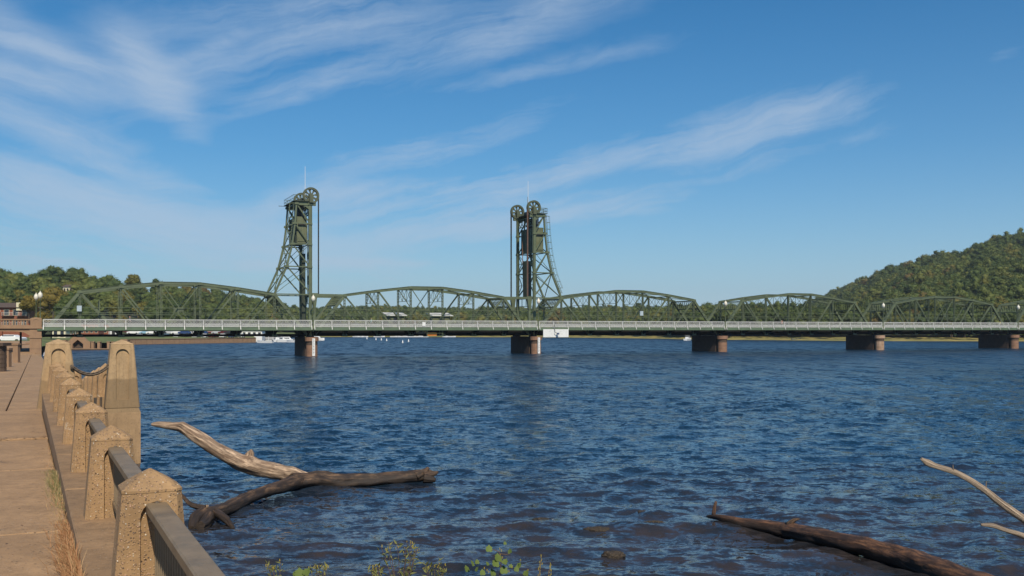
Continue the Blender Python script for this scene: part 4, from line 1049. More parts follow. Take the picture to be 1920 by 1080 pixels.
# ------------------------------------------------------------------ driftwood
def wood(name, c1, c2, c3, fine=1.0, wet=0.0):
    m_ = bpy.data.materials.new(name); m_.use_nodes = True; t = NT(m_.node_tree)
    uv = t.n('ShaderNodeUVMap').outputs[0]; g = t.n('ShaderNodeNewGeometry').outputs['Position']
    v = t.mapping(uv, scale=(9*fine, 1.0, 1)); n1 = t.noise(v, 1.6, 7, .68, .5)
    v2 = t.mapping(uv, scale=(34*fine, 2.4, 1)); n2 = t.noise(v2, 1.0, 5, .7, .3)
    c = t.mix(t.ramp(n1, [(.46, 0.0), (.60, 1.0)]), c2, c1)
    c = t.mix(t.m('MULTIPLY', t.ramp(n2, [(.38, 1.0), (.50, 0.0)]), .85), c, c3)
    patch = t.ramp(t.noise(g, 2.2, 5, .65), [(.46, 0.0), (.60, 1.0)])
    c = t.mix(t.m('MULTIPLY', patch, .75 if wet else .5), c, c3 if wet else tuple(x*.45 for x in c1))
    if wet:
        z = t.n('ShaderNodeSeparateXYZ', i0=g).outputs[2]
        k = t.n('ShaderNodeMapRange', i0=t.m('ADD', z, t.m('MULTIPLY', t.noise(g, 4, 4, .6), .12))); k.inputs[1].default_value = wet; k.inputs[2].default_value = wet+.14; k.inputs[3].default_value = .85; k.inputs[4].default_value = 0
        c = t.mix(k.outputs[0], c, (0.022, 0.015, 0.011))
    b = t.n('ShaderNodeBsdfPrincipled'); t.put(b, 0, c); b.inputs['Roughness'].default_value = .72
    bp = t.n('ShaderNodeBump'); bp.inputs['Strength'].default_value = .9; bp.inputs['Distance'].default_value = .03
    t.put(bp, 3, t.m('ADD', n1, t.m('MULTIPLY', n2, .6))); t.t.links.new(bp.outputs[0], b.inputs['Normal'])
    t.t.links.new(b.outputs[0], t.n('ShaderNodeOutputMaterial').inputs[0]); return m_
WOODL = wood('bleached_driftwood', (0.60, 0.43, 0.29), (0.19, 0.12, 0.075), (0.05, 0.032, 0.02))
WOODD = wood('wet_driftwood', (0.17, 0.10, 0.055), (0.05, 0.03, 0.019), (0.02, 0.013, 0.01), 1.0, .22)
WOODR = wood('red_brown_log', (0.20, 0.095, 0.045), (0.06, 0.03, 0.018), (0.030, 0.018, 0.013), .8, .17)
WOODT = wood('pale_branch', (0.60, 0.47, 0.34), (0.26, 0.19, 0.13), (0.06, 0.04, 0.03), 1.2)
def limb(name, pts, rad, mt, parent, seed=0, knots=(), rough=.10, n=30, step=.05):
    # smooth path
    pts = [Vector(p) for p in pts]
    path = []; rr = []
    for i in range(len(pts)-1):
        p0, p1, p2, p3 = pts[max(i-1, 0)], pts[i], pts[i+1], pts[min(i+2, len(pts)-1)]
        m = max(2, int((p2-p1).length/step))
        for k in range(m):
            u = k/m; u2, u3 = u*u, u*u*u
            path.append(.5*((2*p1)+(-p0+p2)*u+(2*p0-5*p1+4*p2-p3)*u2+(-p0+3*p1-3*p2+p3)*u3)); rr.append(rad[i]+(rad[i+1]-rad[i])*u)
    path.append(pts[-1]); rr.append(rad[-1])
    V = []; uvs = []; a = None; Lc = 0
    for i, p in enumerate(path):
        d = (path[min(i+1, len(path)-1)]-path[max(i-1, 0)]).normalized()
        if i: Lc += (p-path[i-1]).length
        if a is None: a = d.orthogonal().normalized()
        a = (a-d*a.dot(d)).normalized(); b = d.cross(a)
        for k in range(n):
            an = 2*PI*k/n; dirv = a*math.cos(an)+b*math.sin(an)
            r = rr[i]*(1+rough*noise.fractal(Vector((dirv.x*1.1, dirv.y*1.1+Lc*1.3, dirv.z*1.1+seed*5)), 1, 2, 4)*1.6
                       + rough*.9*math.sin(an*5+Lc*1.1+seed)*noise.noise(Vector((Lc*.7, seed, 0)))
                       + rough*1.1*(abs(noise.noise(Vector((dirv.x*3.2+seed, dirv.y*3.2+Lc*.5, dirv.z*3.2))))-.2))
            q = p+dirv*r
            for (kp, kr, kh) in knots:
                dk = (q-Vector(kp)).length
                if dk < kr: q += dirv*kh*(1-dk/kr)**1.5
            V.append(q); uvs.append((k/n, Lc))
    fs = []; m = len(path)
    for i in range(m-1):
        for k in range(n): fs.append((i*n+k, i*n+(k+1) % n, (i+1)*n+(k+1) % n, (i+1)*n+k))
    fs.append(tuple(range(n-1, -1, -1))); fs.append(tuple((m-1)*n+k for k in range(n)))
    me = bpy.data.meshes.new(name); me.from_pydata([tuple(v) for v in V], [], fs); me.materials.append(mt)
    uvl = me.uv_layers.new(name='UVMap')
    for poly in me.polygons:
        ks = [v % n for v in poly.vertices]; wrap = (0 in ks and n-1 in ks and len(ks) == 4)
        for li, vi in zip(poly.loop_indices, poly.vertices):
            u, v = uvs[vi]
            if wrap and vi % n == 0: u = 1.0
            uvl.data[li].uv = (u, v)
        poly.use_smooth = len(ks) == 4
    return ob(name, me, parent)
r = thing('driftwood_tree', 'big forked driftwood tree in the water, its bleached limb raised to the left', 'driftwood', (0, 0, 0))
J = P(575, 897, 29.4)
limb('trunk', [P(548, 903, 29.0), P(590, 899, 29.5), P(640, 903, 29.9), P(700, 900, 30.3), P(760, 895, 30.6), P(797, 890, 30.8), P(812, 890, 30.9)], [.19, .26, .23, .21, .19, .17, .10], WOODD, r, 1, [(P(545, 884, 29.2), .5, .10)], .16)
limb('root_stub', [P(780, 893, 30.6), P(797, 884, 30.7), P(803, 876, 30.7)], [.13, .09, .03], WOODD, r, 5, rough=.2)
limb('root_stub', [P(795, 893, 30.6), P(812, 889, 30.7), P(821, 885, 30.8)], [.12, .08, .03], WOODD, r, 6, rough=.2)
limb('root_stub', [P(795, 897, 30.5), P(810, 899, 30.5), P(817, 900, 30.5)], [.12, .09, .06], WOODD, r, 7, rough=.2)
limb('raised_limb', [P(284, 796, 30.4), P(296, 796, 30.4), P(322, 799, 30.3), P(343, 802, 30.2), P(372, 820, 30.1), P(410, 845, 30.0), P(460, 870, 29.8), P(510, 882, 29.6), P(548, 890, 29.4), P(600, 902, 29.4)],
     [.04, .085, .12, .155, .20, .225, .25, .25, .21, .10], WOODL, r, 2, [(P(470, 848, 29.7), .34, .19), (P(345, 790, 30.1), .22, .11), (P(550, 876, 29.3), .3, .07)], .10)
limb('broken_knot', [P(466, 862, 29.8), P(469, 850, 29.8), P(467, 845, 29.8)], [.17, .12, .09], WOODL, r, 9, rough=.2)
limb('lower_limb', [P(560, 902, 29.1), P(530, 912, 28.4), P(500, 921, 27.6), P(465, 934, 26.6), P(430, 951, 25.6), P(395, 963, 24.8), P(372, 975, 24.3)], [.20, .19, .17, .165, .16, .17, .10], WOODD, r, 3, [], .14)
limb('root', [P(385, 962, 24.7), P(366, 975, 24.2), P(360, 992, 23.6)], [.17, .14, .07], WOODD, r, 8, rough=.2)
limb('root', [P(405, 962, 24.5), P(425, 975, 23.9), P(438, 992, 23.5)], [.11, .09, .04], WOODD, r, 11, rough=.2)
limb('root', [P(392, 970, 24.2), P(384, 983, 23.7), P(376, 987, 23.4)], [.14, .12, .11], WOODD, r, 12, rough=.2)
limb('twig', [P(336, 921, 25.3), P(348, 936, 25.1), P(362, 948, 24.9), P(385, 953, 24.8)], [.018, .045, .06, .08], WOODD, r, 13, rough=.2)
limb('twig', [P(388, 954, 24.7), P(389, 947, 24.7)], [.03, .035], WOODL, r, 14, n=8)
r = thing('sunken_log', 'long reddish brown log half sunk in the shallows, running off the bottom right', 'log', (0, 0, 0))
DZ = Vector((0, 0, .07))
limb('log', [P(1326, 963, 24.5)-DZ, P(1350, 965, 24.1)-DZ, P(1400, 976, 23.5)-DZ, P(1470, 987, 22.7)-DZ, P(1540, 1001, 21.7)-DZ, P(1620, 1018, 20.6)-DZ, P(1700, 1041, 19.6)-DZ, P(1800, 1074, 18.3)-DZ, P(1900, 1113, 17.1)-DZ, P(2000, 1161, 15.9)-DZ],
     [.03, .075, .13, .155, .175, .195, .21, .21, .20, .19], WOODR, r, 21, [(P(1490, 970, 22.6)-DZ, .22, .07), (P(1598, 995, 21.2)-DZ, .14, .05), (P(1730, 1035, 19.4)-DZ, .3, .05)], .13)
limb('branch_stub', [P(1338, 966, 24.3), P(1340, 950, 24.3), P(1343, 940, 24.3)], [.05, .045, .03], WOODR, r, 22, n=8)
limb('broken_knot', [P(1480, 985, 22.6), P(1489, 975, 22.5), P(1500, 973, 22.5)], [.11, .045, .01], WOODD, r, 23, n=10, rough=.25)
r = thing('bare_branch', 'pale peeled branch reaching in over the water from the right edge', 'branch', (0, 0, 0))
limb('stem', [P(1727, 860, 12.2), P(1745, 871, 12.2), P(1795, 888, 12.1), P(1840, 914, 12.0), P(1880, 945, 11.9), P(1925, 976, 11.8), P(2010, 1035, 11.6), P(2200, 1180, 11.2), P(2400, 1300, 10.8)],
     [.018, .032, .034, .038, .042, .047, .07, .09, .11], WOODT, r, 31, [(P(1741, 868, 12.2), .1, .025), (P(1895, 955, 11.8), .12, .02)], .16, 14, .03)
limb('twig', [P(1788, 884, 12.1), P(1787, 877, 12.1), P(1787, 871, 12.1)], [.009, .007, .003], WOODT, r, 32, n=6)
limb('twig', [P(1849, 914, 12.0), P(1849, 907, 12.0), P(1850, 902, 12.0)], [.008, .006, .003], WOODT, r, 33, n=6)
limb('side_branch', [P(1839, 984, 11.6), P(1862, 986, 11.6), P(1888, 995, 11.6), P(1925, 1008, 11.6), P(2010, 1050, 11.6), P(2150, 1150, 11.4)], [.014, .026, .028, .036, .04, .06], WOODT, r, 34, [(P(1903, 993, 11.5), .1, .03)], .2, 10, .03)

# ------------------------------------------------------------------ weeds at the bottom edge and grass by the ledge
def leafmat(name, c):
    m_ = foliage(name, [(0, c), (1, tuple(v*1.25 for v in c))]); return m_
LEAFG = leafmat('vine_leaf', (0.14, 0.20, 0.045)); LEAFO = leafmat('weed_leaf_olive', (0.22, 0.22, 0.07)); YEL = leafmat('yellow_blossom', (0.62, 0.46, 0.04)); STEM = mat('weed_stem', (0.12, 0.07, 0.05), .8)
def vine_leaf():
    out = [(0, 0), (.18, -.10), (.42, -.02), (.50, .22), (.40, .42), (.46, .60), (.22, .72), (0, 1.0), (-.22, .72), (-.46, .60), (-.40, .42), (-.50, .22), (-.42, -.02), (-.18, -.10)]
    v = [(0, .38, .0)]+[(x, y, .10*abs(x)*2+.04*math.sin(x*9)) for x, y in out]
    return MB().add(v, [(0, i+1, (i+1) % 14+1) for i in range(14)]).mesh('leaf', LEAFG, True)
VL = vine_leaf()
SL = MB().add([(0, 0, 0), (.14, .35, .03), (0, 1, -.05), (-.14, .35, .03)], [(0, 1, 2), (0, 2, 3)]).mesh('leaf', LEAFO)
FLW = MB(); random.seed(8)
for k in range(7):
    a = random.random()*6.28; x, y, z = .35*math.cos(a)*random.random(), .35*math.sin(a)*random.random(), random.random()*.9
    FLW.add([(x-.16, y, z), (x, y-.16, z+.08), (x+.16, y, z), (x, y+.16, z+.08), (x, y, z+.28)], [(0, 1, 4), (1, 2, 4), (2, 3, 4), (3, 0, 4), (3, 2, 1, 0)])
FLW = FLW.mesh('flower_head', YEL)
def place(me, nm, parent, p, s, e):
    o = ob(nm, me, parent, p); o.scale = (s, s, s); o.rotation_euler = e; return o
def weed(name, label, cat, x0, y0, D, stems, group=None):
    base = P(x0, 1120, D); r = thing(name, label, cat, base, 0, group)
    base.z = min(base.z, 2.2)
    return r, base
def local(r, p): return Vector(p)-Vector(r.location)
random.seed(12)
# vine
r, b = weed('vine_plant', 'bright green leafy vine with small yellow buds at the bottom edge, right of the middle', 'plant', 920, 1120, 7, 0)
def stem(r, pts, rad=.004): return MB().tube([local(r, p) for p in pts], [rad*(1-.5*i/(len(pts)-1)) for i in range(len(pts))], 5).build('stem', STEM, r)
stem(r, [P(935, 1130, 7), P(937, 1080, 7), P(940, 1050, 7), P(936, 1035, 7)]); stem(r, [P(936, 1035, 7), P(925, 1030, 7), P(917, 1036, 7)], .003); stem(r, [P(936, 1038, 7), P(950, 1040, 7), P(956, 1038, 7)], .003)
for (x, y, s, e) in ((917, 1034, .060, (1.0, .1, .2)), (957, 1037, .045, (1.2, -.5, -.6)), (947, 1021, .028, (1.2, 0, .2)), (934, 1052, .075, (.9, .3, .5)), (929, 1062, .07, (.9, .3, .4)), (945, 1057, .05, (1.0, .3, -.5)),
                     (887, 1061, .05, (1.1, .1, 1.1)), (895, 1057, .04, (1.1, 0, .3)), (876, 1072, .06, (1.0, .2, .8)), (893, 1071, .045, (1.1, 0, -1.1)), (915, 1060, .035, (1.0, 0, .8)), (972, 1064, .05, (1.0, 0, -.8)),
                     (968, 1071, .045, (1.1, .2, .2)), (945, 1075, .07, (1.0, 0, .2)), (925, 1079, .06, (1.1, 0, .7)), (957, 1064, .035, (.9, .3, 0)), (905, 1078, .05, (1.2, 0, .3)), (985, 1079, .05, (1.2, .2, -.5))):
    place(VL, 'leaf', r, local(r, P(x, y, 7+random.uniform(-.1, .1))), s*.86, e)
for (x, y) in ((937, 1032), (940, 1035), (938, 1043), (942, 1048), (908, 1068), (913, 1072), (960, 1066), (954, 1074), (976, 1053), (990, 1072), (928, 1077), (916, 1075)): place(FLW, 'bud', r, local(r, P(x, y, 7)), .017, (0, 0, random.random()*6))
# spikes
for k, (x, y, lab) in enumerate(((1013, 1044, 'taller yellow flower spike at the bottom edge, right of the leafy vine'), (1030, 1060, 'shorter yellow flower spike right beside the taller spike'))):
    r, b = weed('flower_spike', lab, 'plant', x, y, 7, 0, 'yellow flower spikes at the bottom edge')
    stem(r, [P(x-4, 1135, 7), P(x-2, 1080, 7), P(x+2, y, 7)])
    yy = y
    while yy < 1100:
        place(FLW, 'flower', r, local(r, P(x+2-(yy-y)*.08+random.uniform(-3, 3)*min(1, (yy-y)/20+.2), yy, 7)), random.uniform(.012, .02), (0, 0, random.random()*6)); yy += 2.6
# olive weeds
def bushy(label, x, ytop, sprd, nst, cat='plant', yel=.25):
    r, b = weed('olive_weed', label, cat, x, ytop, 7.5, 0, 'thin olive weeds at the bottom edge')
    for s_ in range(nst):
        xt = x+random.uniform(-sprd, sprd); yt = ytop+random.uniform(0, 1)*abs(xt-x)*.55+random.uniform(0, 12); D = 7.5+random.uniform(-.3, .3)
        pts = [P(x+(xt-x)*u+random.uniform(-1.5, 1.5), 1140+(yt-1140)*u, D) for u in (0, .25, .5, .75, 1)]
        stem(r, pts, .0035)
        for k in range(20):
            u = random.uniform(.25, 1.0); q_ = P(x+(xt-x)*u, 1140+(yt-1140)*u, D)+Vector((random.uniform(-.025, .025), random.uniform(-.02, .02), random.uniform(-.01, .02)))
            place(SL, 'leaf', r, local(r, q_), random.uniform(.03, .062), (random.uniform(-.3, 1.4), random.uniform(-1, 1), random.random()*6.28))
        for k in range(3):
            q_ = P(xt+random.uniform(-5, 5), yt+random.uniform(-2, 10), D)
            if random.random() < yel+.35: place(FLW, 'flower_head', r, local(r, q_), random.uniform(.014, .022), (0, 0, random.random()*6))
bushy('thin branching olive weed, tallest of the weeds at the bottom edge, left of the middle', 752, 1012, 38, 11)
bushy('low olive weed at the bottom edge just left of the tallest weed', 712, 1052, 22, 6)
bushy('low olive weed between the tallest weed and the leafy vine', 815, 1052, 26, 7)
bushy('sparse weed with faded heads, leftmost at the bottom edge', 525, 1052, 24, 4)
bushy('weed with yellow blossoms beside a broad pale leaf at the bottom edge', 598, 1058, 16, 5, yel=.6)
r, b = weed('broad_leaf_plant', 'broad pale green leaf at the bottom edge near the leftmost weeds', 'plant', 560, 1100, 6.5, 0)
stem(r, [P(562, 1135, 6.5), P(564, 1085, 6.5)])
for (x, y, s, e) in ((562, 1082, .07, (.9, 0, .3)), (572, 1078, .055, (1.0, .3, -.5)), (556, 1084, .05, (.9, 0, .9))): place(VL, 'leaf', r, local(r, P(x, y, 6.5)), s, e)
# grass tufts along the ledge
GB = bpy.data.materials.new('verge_grass'); GB.use_nodes = True; t = NT(GB.node_tree)
at_ = t.n('ShaderNodeAttribute'); at_.attribute_name = 'tone'
cb = t.ramp(at_.outputs['Fac'], [(0, (0.34, 0.16, 0.07)), (.35, (0.42, 0.25, 0.12)), (.6, (0.33, 0.25, 0.12)), (.85, (0.17, 0.17, 0.06)), (1, (0.10, 0.12, 0.04))])
bb = t.n('ShaderNodeBsdfPrincipled', i0=cb); bb.inputs['Roughness'].default_value = .7; t.t.links.new(bb.outputs[0], t.n('ShaderNodeOutputMaterial').inputs[0])
rng = np.random.default_rng(5); V = []; Fc = []; T = []
def tuft(q0, q1, n, hmax, tone, wid=.22):
    for _ in range(n):
        q_ = rng.uniform(q0, q1); env = math.sin(PI*(q_-q0)/(q1-q0))**.5; a = .445-abs(rng.normal(0, .075)); h = hmax*env*rng.uniform(.3, 1)
        z = zs(q_); bpt = Wk(a, q_, z); la = rng.uniform(-1.5, .35)*h*.75; lq = rng.uniform(-.7, .5)*h*.6; tip = Wk(a+la, q_+lq, z+h); mid = Wk(a+la*.35, q_+lq*.35, z+h*.65)
        wv = .003; k = len(V); V.extend([(bpt.x-wv, bpt.y, bpt.z), (bpt.x+wv, bpt.y, bpt.z), (mid.x+wv, mid.y, mid.z), (mid.x-wv, mid.y, mid.z), (tip.x, tip.y, tip.z), (tip.x+.001, tip.y, tip.z)])
        Fc.extend([(k, k+1, k+2, k+3), (k+3, k+2, k+5, k+4)]); t_ = tone+rng.normal(0, .15); T.extend([t_, t_])
tuft(6.0, 13.2, 750, .22, .15); tuft(7, 11.5, 330, .34, .2); tuft(12.5, 18, 200, .10, .4); tuft(14.0, 18.5, 260, .2, .75); tuft(11, 24, 110, .08, .4)
me = npmesh('verge_grass', np.array(V), np.array(Fc), GB, np.array(T)); tag(ob('verge_grass', me), 'dry tan and green grass growing along the foot of the ledge', 'grass', None, 'stuff')

# fallen leaves and grit on the sidewalk
LT = bpy.data.materials.new('fallen_leaf'); LT.use_nodes = True; t = NT(LT.node_tree)
at_ = t.n('ShaderNodeAttribute'); at_.attribute_name = 'tone'
bb = t.n('ShaderNodeBsdfPrincipled', i0=t.ramp(at_.outputs['Fac'], [(0, (0.05, 0.035, 0.025)), (.5, (0.16, 0.09, 0.05)), (.8, (0.40, 0.19, 0.05)), (1, (0.5, 0.32, 0.08))])); t.t.links.new(bb.outputs[0], t.n('ShaderNodeOutputMaterial').inputs[0])
rng = np.random.default_rng(15); V = []; Fc = []; T = []
def bit(a, q, s, tone):
    z = zs(q)+.05+.0*s; k = len(V); an = rng.random()*6.28
    for i_ in range(4):
        r_ = s*(1 if i_ % 2 == 0 else .55); p = Wk(a+r_*math.cos(an+i_*PI/2), q+r_*math.sin(an+i_*PI/2), z+rng.uniform(0, .5)*s); V.append(tuple(p))
    Fc.append((k, k+1, k+2, k+3)); T.append(tone)
for _ in range(90): bit(rng.uniform(-1.6, .4), 25.15+rng.normal(0, .05), rng.uniform(.01, .035), rng.random())
for _ in range(260): bit(.43-abs(rng.normal(0, .35)), rng.uniform(6, 35), rng.uniform(.006, .022), rng.random()*.8)
for _ in range(60): bit(rng.uniform(-2.5, .3), rng.uniform(7, 40), rng.uniform(.012, .03), rng.random())
me = npmesh('leaf_litter', np.array(V), np.array(Fc), LT, np.array(T)); tag(ob('leaf_litter', me), 'dry leaves and grit scattered over the sidewalk slabs', 'litter', None, 'stuff')
# ------------------------------------------------------------------ terrain
def interp_tab(tab, x): return [float(np.interp(x, [t[0] for t in tab], [t[k] for t in tab])) for k in range(1, len(tab[0]))]
LH = [(-700, 470, 520, 300), (-300, 488, 470, 310), (0, 502, 470, 340), (90, 500, 480, 350), (190, 514, 490, 360), (310, 526, 540, 400), (400, 543, 620, 450), (480, 556, 700, 540), (560, 572, 850, 640), (640, 582, 1000, 760)]   # x, treetop y, ridge D, base D
RH = [(1480, 585, 1150, 900), (1540, 559, 1150, 720), (1608, 529, 1050, 560), (1666, 505, 950, 470), (1714, 493, 880, 430), (1757, 479, 840, 420), (1806, 475, 810, 410), (1839, 456, 790, 405), (1866, 449, 780, 402), (1920, 440, 760, 398), (2100, 420, 740, 390), (2500, 400, 700, 380), (3200, 400, 700, 380)]
TH_L, TH_R = 12.0, 9.5
def hill_pt(tab, x, v, th, zb=2.6):
    y, Dr, Db = interp_tab(tab, x)
    zr = CAMZ+(HY-y)*Dr/F-th
    if v <= 1:
        D = Db+(Dr-Db)*v; z = zb+(zr-zb)*(v**.9)
    else:
        D = Dr+(v-1)*400; z = zr-(v-1)*zr*1.1
    X_ = (x-960)/F*D
    z += 1.8*noise.noise(Vector((X_*.02, D*.02, 3)))*min(1, v*3)
    return Vector((X_, D, z))
struct('left_hill', MB().quadgrid(lambda u, v: tuple(hill_pt(LH, -700+1340*u, v*1.5, TH_L)), 50, 22), SOIL, None, True)
struct('right_hill', MB().quadgrid(lambda u, v: tuple(hill_pt(RH, 1480+1720*u, v*1.5, TH_R)), 70, 22), SOIL, None, True)
# park on the left bank, grass flats on the far and right shore
def sheet(nm, pts, m_, z=None):
    mb = MB(); mb.add(pts, [tuple(range(len(pts)))]); return struct(nm, mb, m_)
def G(x, y, z): D = (CAMZ-z)*F/(y-HY); p = P(x, y, D); p.z = z; return tuple(p)
park = MB().quadgrid(lambda u, v: (lambda x, D: ((x-960)/F*D, D, float(np.interp(v, [0, .12, 1], [1.45, 2.3, 2.9]))))(
    -900+1500*u, float(np.interp(-900+1500*u, [-900, 60, 110, 220, 232, 480, 484, 600], [164, 164, 227, 240, 301, 349, 430, 640]))*(1-v)+v*float(np.interp(-900+1500*u, [-900, 0, 310, 480, 600], [345, 360, 420, 570, 780]))), 60, 12)
struct('park_lawn', park, GRASS, None, True)
far = [(-900, 560), (600, 585), (650, 590), (900, 575), (1100, 540), (1240, 480), (1300, 440), (1440, 420), (1560, 395), (1700, 382), (1920, 376), (2600, 370)]
def shoreD(x): return float(np.interp(x, [a for a, b in far], [b for a, b in far]))
def fs_pt(u, v):
    x = 560+2300*u; D0 = shoreD(x)
    if v < .25: D = D0+v*4*26; z = -.6+min(1, v*4/.25)*1.0+max(0, v*4-.25)*1.2
    else: D = D0+26+(v-.25)/.75*500; z = 2.0+(v-.25)*6
    return ((x-960)/F*D, D, z+.15*noise.noise(Vector((x*.1, v*20, 0))))
struct('far_shore', MB().quadgrid(fs_pt, 160, 24), SHOREG, None, True)
FRG = [(420, 576, 1500), (560, 577, 1700), (640, 576, 1700), (720, 573, 1700), (800, 577, 1800), (880, 579, 1900), (960, 577, 1900), (1040, 579, 2000), (1120, 576, 1900), (1240, 577, 1900), (1330, 579, 2000), (1480, 578, 1900), (1620, 582, 1900), (2400, 582, 1900)]
def far_pt(x, v):
    y, Dr = interp_tab(FRG, x); D0 = shoreD(x)+24; th = 13
    zr = CAMZ+(HY-y)*Dr/F-th; D = D0+(Dr-D0)*v if v <= 1 else Dr+(v-1)*600; z = 2.2+(zr-2.2)*(v**.8) if v <= 1 else zr*(1-(v-1))
    X_ = (x-960)/F*D; z += 5*noise.noise(Vector((X_*.006, D*.006, 9)))*min(1, v*2)*(1 if v < .85 else .3)
    return Vector((X_, D, z))
struct('far_hills', MB().quadgrid(lambda u, v: tuple(far_pt(420+1980*u, v*1.4)), 90, 26), SOIL, None, True)
# embankment walls
def wall(nm, x0, y0, x1, y1, ztop, lab, joints=0, th=.8, zcap=.15):
    a, b = Vector(G(x0, y0, 0)), Vector(G(x1, y1, 0)); d = b-a; L = d.length; r = thing(nm, lab, 'wall', (a.x, a.y, 0), math.atan2(d.y, d.x))
    n = max(1, joints)
    for k in range(n):
        MB().box(L*k/n+.04, L*(k+1)/n-.04, 0, th, -1.5, ztop-zcap).build('wall_panel', PORTAL, r)
    MB().box(0, L, .04, th, -1.5, ztop-zcap-.05).build('wall_core', DARKST, r)
    MB().box(0, L, -.15, th+.1, ztop-zcap, ztop).build('coping', PORTAL, r); return r, L
wall('river_wall_far', 232, 646.3, 480, 642.2, 1.7, 'long low brown concrete river wall below the park, behind the first truss span', 26)
wall('river_wall_far', 88, 656.5, 214, 656.3, .32, 'low brown concrete landing edge left of the long river wall', 8, 3.0)
# little landing with a pointed arch
LZ = thing('landing_pavilion', 'small brown concrete landing wall with a pointed arch gable, above the landing edge', 'pavilion', P(128, 640, 226))
LZ.location.z = 0
mb = MB().box(-4.2, -.5, 0, .8, .3, 1.95); mb.build('wall', DARKST, LZ); MB().box(-4.4, -.5, -.15, .95, 1.95, 2.2).build('coping', PORTAL, LZ)
g = MB(); out = [(-.6, .3), (-.6, 1.9), (0, 1.9), (2.2, 3.9), (4.4, 1.9), (5.0, 1.9), (5.0, .3), (3.4, .3), (3.4, 1.3), (2.2, 2.3), (1.0, 1.3), (1.0, .3)]
g.add([(x, -.1, z) for x, z in out]+[(x, .9, z) for x, z in out], [(0, 11, 10, 2, 1), (2, 10, 9, 3), (3, 9, 8, 4), (4, 8, 7, 6, 5)][:]+[(23, 12, 13, 14, 22), (22, 14, 15, 21), (21, 15, 16, 20), (20, 16, 17, 18, 19)]+[(i, (i+1) % 12, (i+1) % 12+12, i+12) for i in range(12)]); g.build('gable', PORTAL, LZ)
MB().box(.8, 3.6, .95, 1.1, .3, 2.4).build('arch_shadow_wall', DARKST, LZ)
for x in (5.6, 7.0, 9.2, 10.2, 11.2, 13.8): MB().box(x-.3, x+.3, -.3, .6, .3, 1.7).box(x-.36, x+.36, -.36, .66, 1.7, 1.85).build('pier', PORTAL, LZ)
MB().box(11.8, 13.4, 0, .8, .3, 2.4).build('wall_block', PORTAL, LZ)
# ------------------------------------------------------------------ trees
ICO = {}
for sub in (0, 1, 2):
    bm = bmesh.new(); bmesh.ops.create_icosphere(bm, subdivisions=max(1, sub), radius=1)
    if sub == 0:
        bm.free(); bm = bmesh.new(); bmesh.ops.create_icosphere(bm, subdivisions=1, radius=1)
    ICO[sub] = (np.array([v.co[:] for v in bm.verts]), np.array([[v.index for v in f.verts] for f in bm.faces])); bm.free()
def crown(rng, R, H, nc, ncard, card, sub, z0=0.0, shape=1.0):
    """irregular crown: lumpy leaf masses plus loose leaf sprays. returns tri verts, faces"""
    VV = []; FF = []; o = 0
    iv, if_ = ICO[sub]
    cs = []
    for k in range(nc):
        u = rng.normal(size=3); u /= np.linalg.norm(u); rad = rng.uniform(.35, .85)
        if u[2] < -.5: u[2] *= -.4
        taper = 1-.25*max(0, u[2])*shape
        c = np.array([u[0]*R*rad*taper, u[1]*R*rad*taper, z0+H*.5+u[2]*H*.42*rad/.8]); s = R*rng.uniform(.22, .42)
        cs.append((c, s))
        v = iv*s*.86*(1+rng.uniform(-.38, .38, (len(iv), 1)))*np.array([1, 1, .8])+c
        VV.append(v); FF.append(if_+o); o += len(v)
    for k in range(ncard):
        c, s = cs[rng.integers(len(cs))]; u = rng.normal(size=3); u /= np.linalg.norm(u); p = c+u*s*rng.uniform(.85, 1.35)*np.array([1, 1, .85])
        a = rng.normal(size=3); a /= np.linalg.norm(a); b = np.cross(u+rng.normal(size=3)*.7, a); b /= np.linalg.norm(b)+1e-6; a2 = np.cross(a, b)
        w_ = card*rng.uniform(.6, 1.4)
        VV.append(np.array([p-a*w_, p+b*w_*.9, p+a*w_*.8+a2*w_*.3])); FF.append(np.array([[o, o+1, o+2]])); o += 3
    return np.concatenate(VV), np.concatenate(FF)
def tree_kind(seed, R, H, th, fol, nc=48, ncard=6500, card=.24, sub=2, shape=1.0):
    rng = np.random.default_rng(seed); random.seed(seed)
    v, f = crown(rng, R, H, nc, ncard, card, sub, th*.75, shape); cm = npmesh('crown', v, f, fol)
    mb = MB(); mb.tube([(0, 0, -1), (.1, 0, th*.5), (0, .1, th), (.2, .1, th+H*.6)], [.28, .22, .18, .06], 7)
    for k in range(5):
        a = k*1.3+seed; mb.tube([(0, 0, th*.75+k*.4), (math.cos(a)*R*.3, math.sin(a)*R*.3, th+H*.2), (math.cos(a)*R*.6, math.sin(a)*R*.6, th+H*.45)], [.12, .08, .03], 5)
    return cm, mb.mesh('trunk', BARK)
KT = [tree_kind(s, R, H, th, fol) for s, R, H, th, fol in ((1, 5.0, 10.5, 3.0, FOL), (2, 4.2, 9.5, 2.6, FOL), (3, 5.6, 9.5, 3.2, FOL), (4, 3.6, 11, 2.5, FOL), (5, 4.6, 9.0, 2.5, FOLY), (6, 3.8, 8.0, 2.0, FOLY))]
def tree(k, p, s, label, group, rz=None, nm='broadleaf_tree'):
    cm, tm = KT[k]; r = thing(nm, label, 'tree', p, rz if rz is not None else random.random()*6.28, group); r.scale = (s*random.uniform(.88, 1.12), s*random.uniform(.88, 1.12), s)
    ob('trunk', tm, r); ob('crown', cm, r); return r
random.seed(77)
kn = ['dense dark green', 'round mid green', 'wide spreading green', 'tall narrow green', 'yellowing', 'small bright yellow']
def side(x): return 'above the brick building' if x < 50 else 'behind the globe lamps' if x < 120 else 'above the first end post' if x < 200 else 'behind the first truss span' if x < 340 else 'left of the left tower' if x < 500 else 'right of the left tower'
n_ = 0
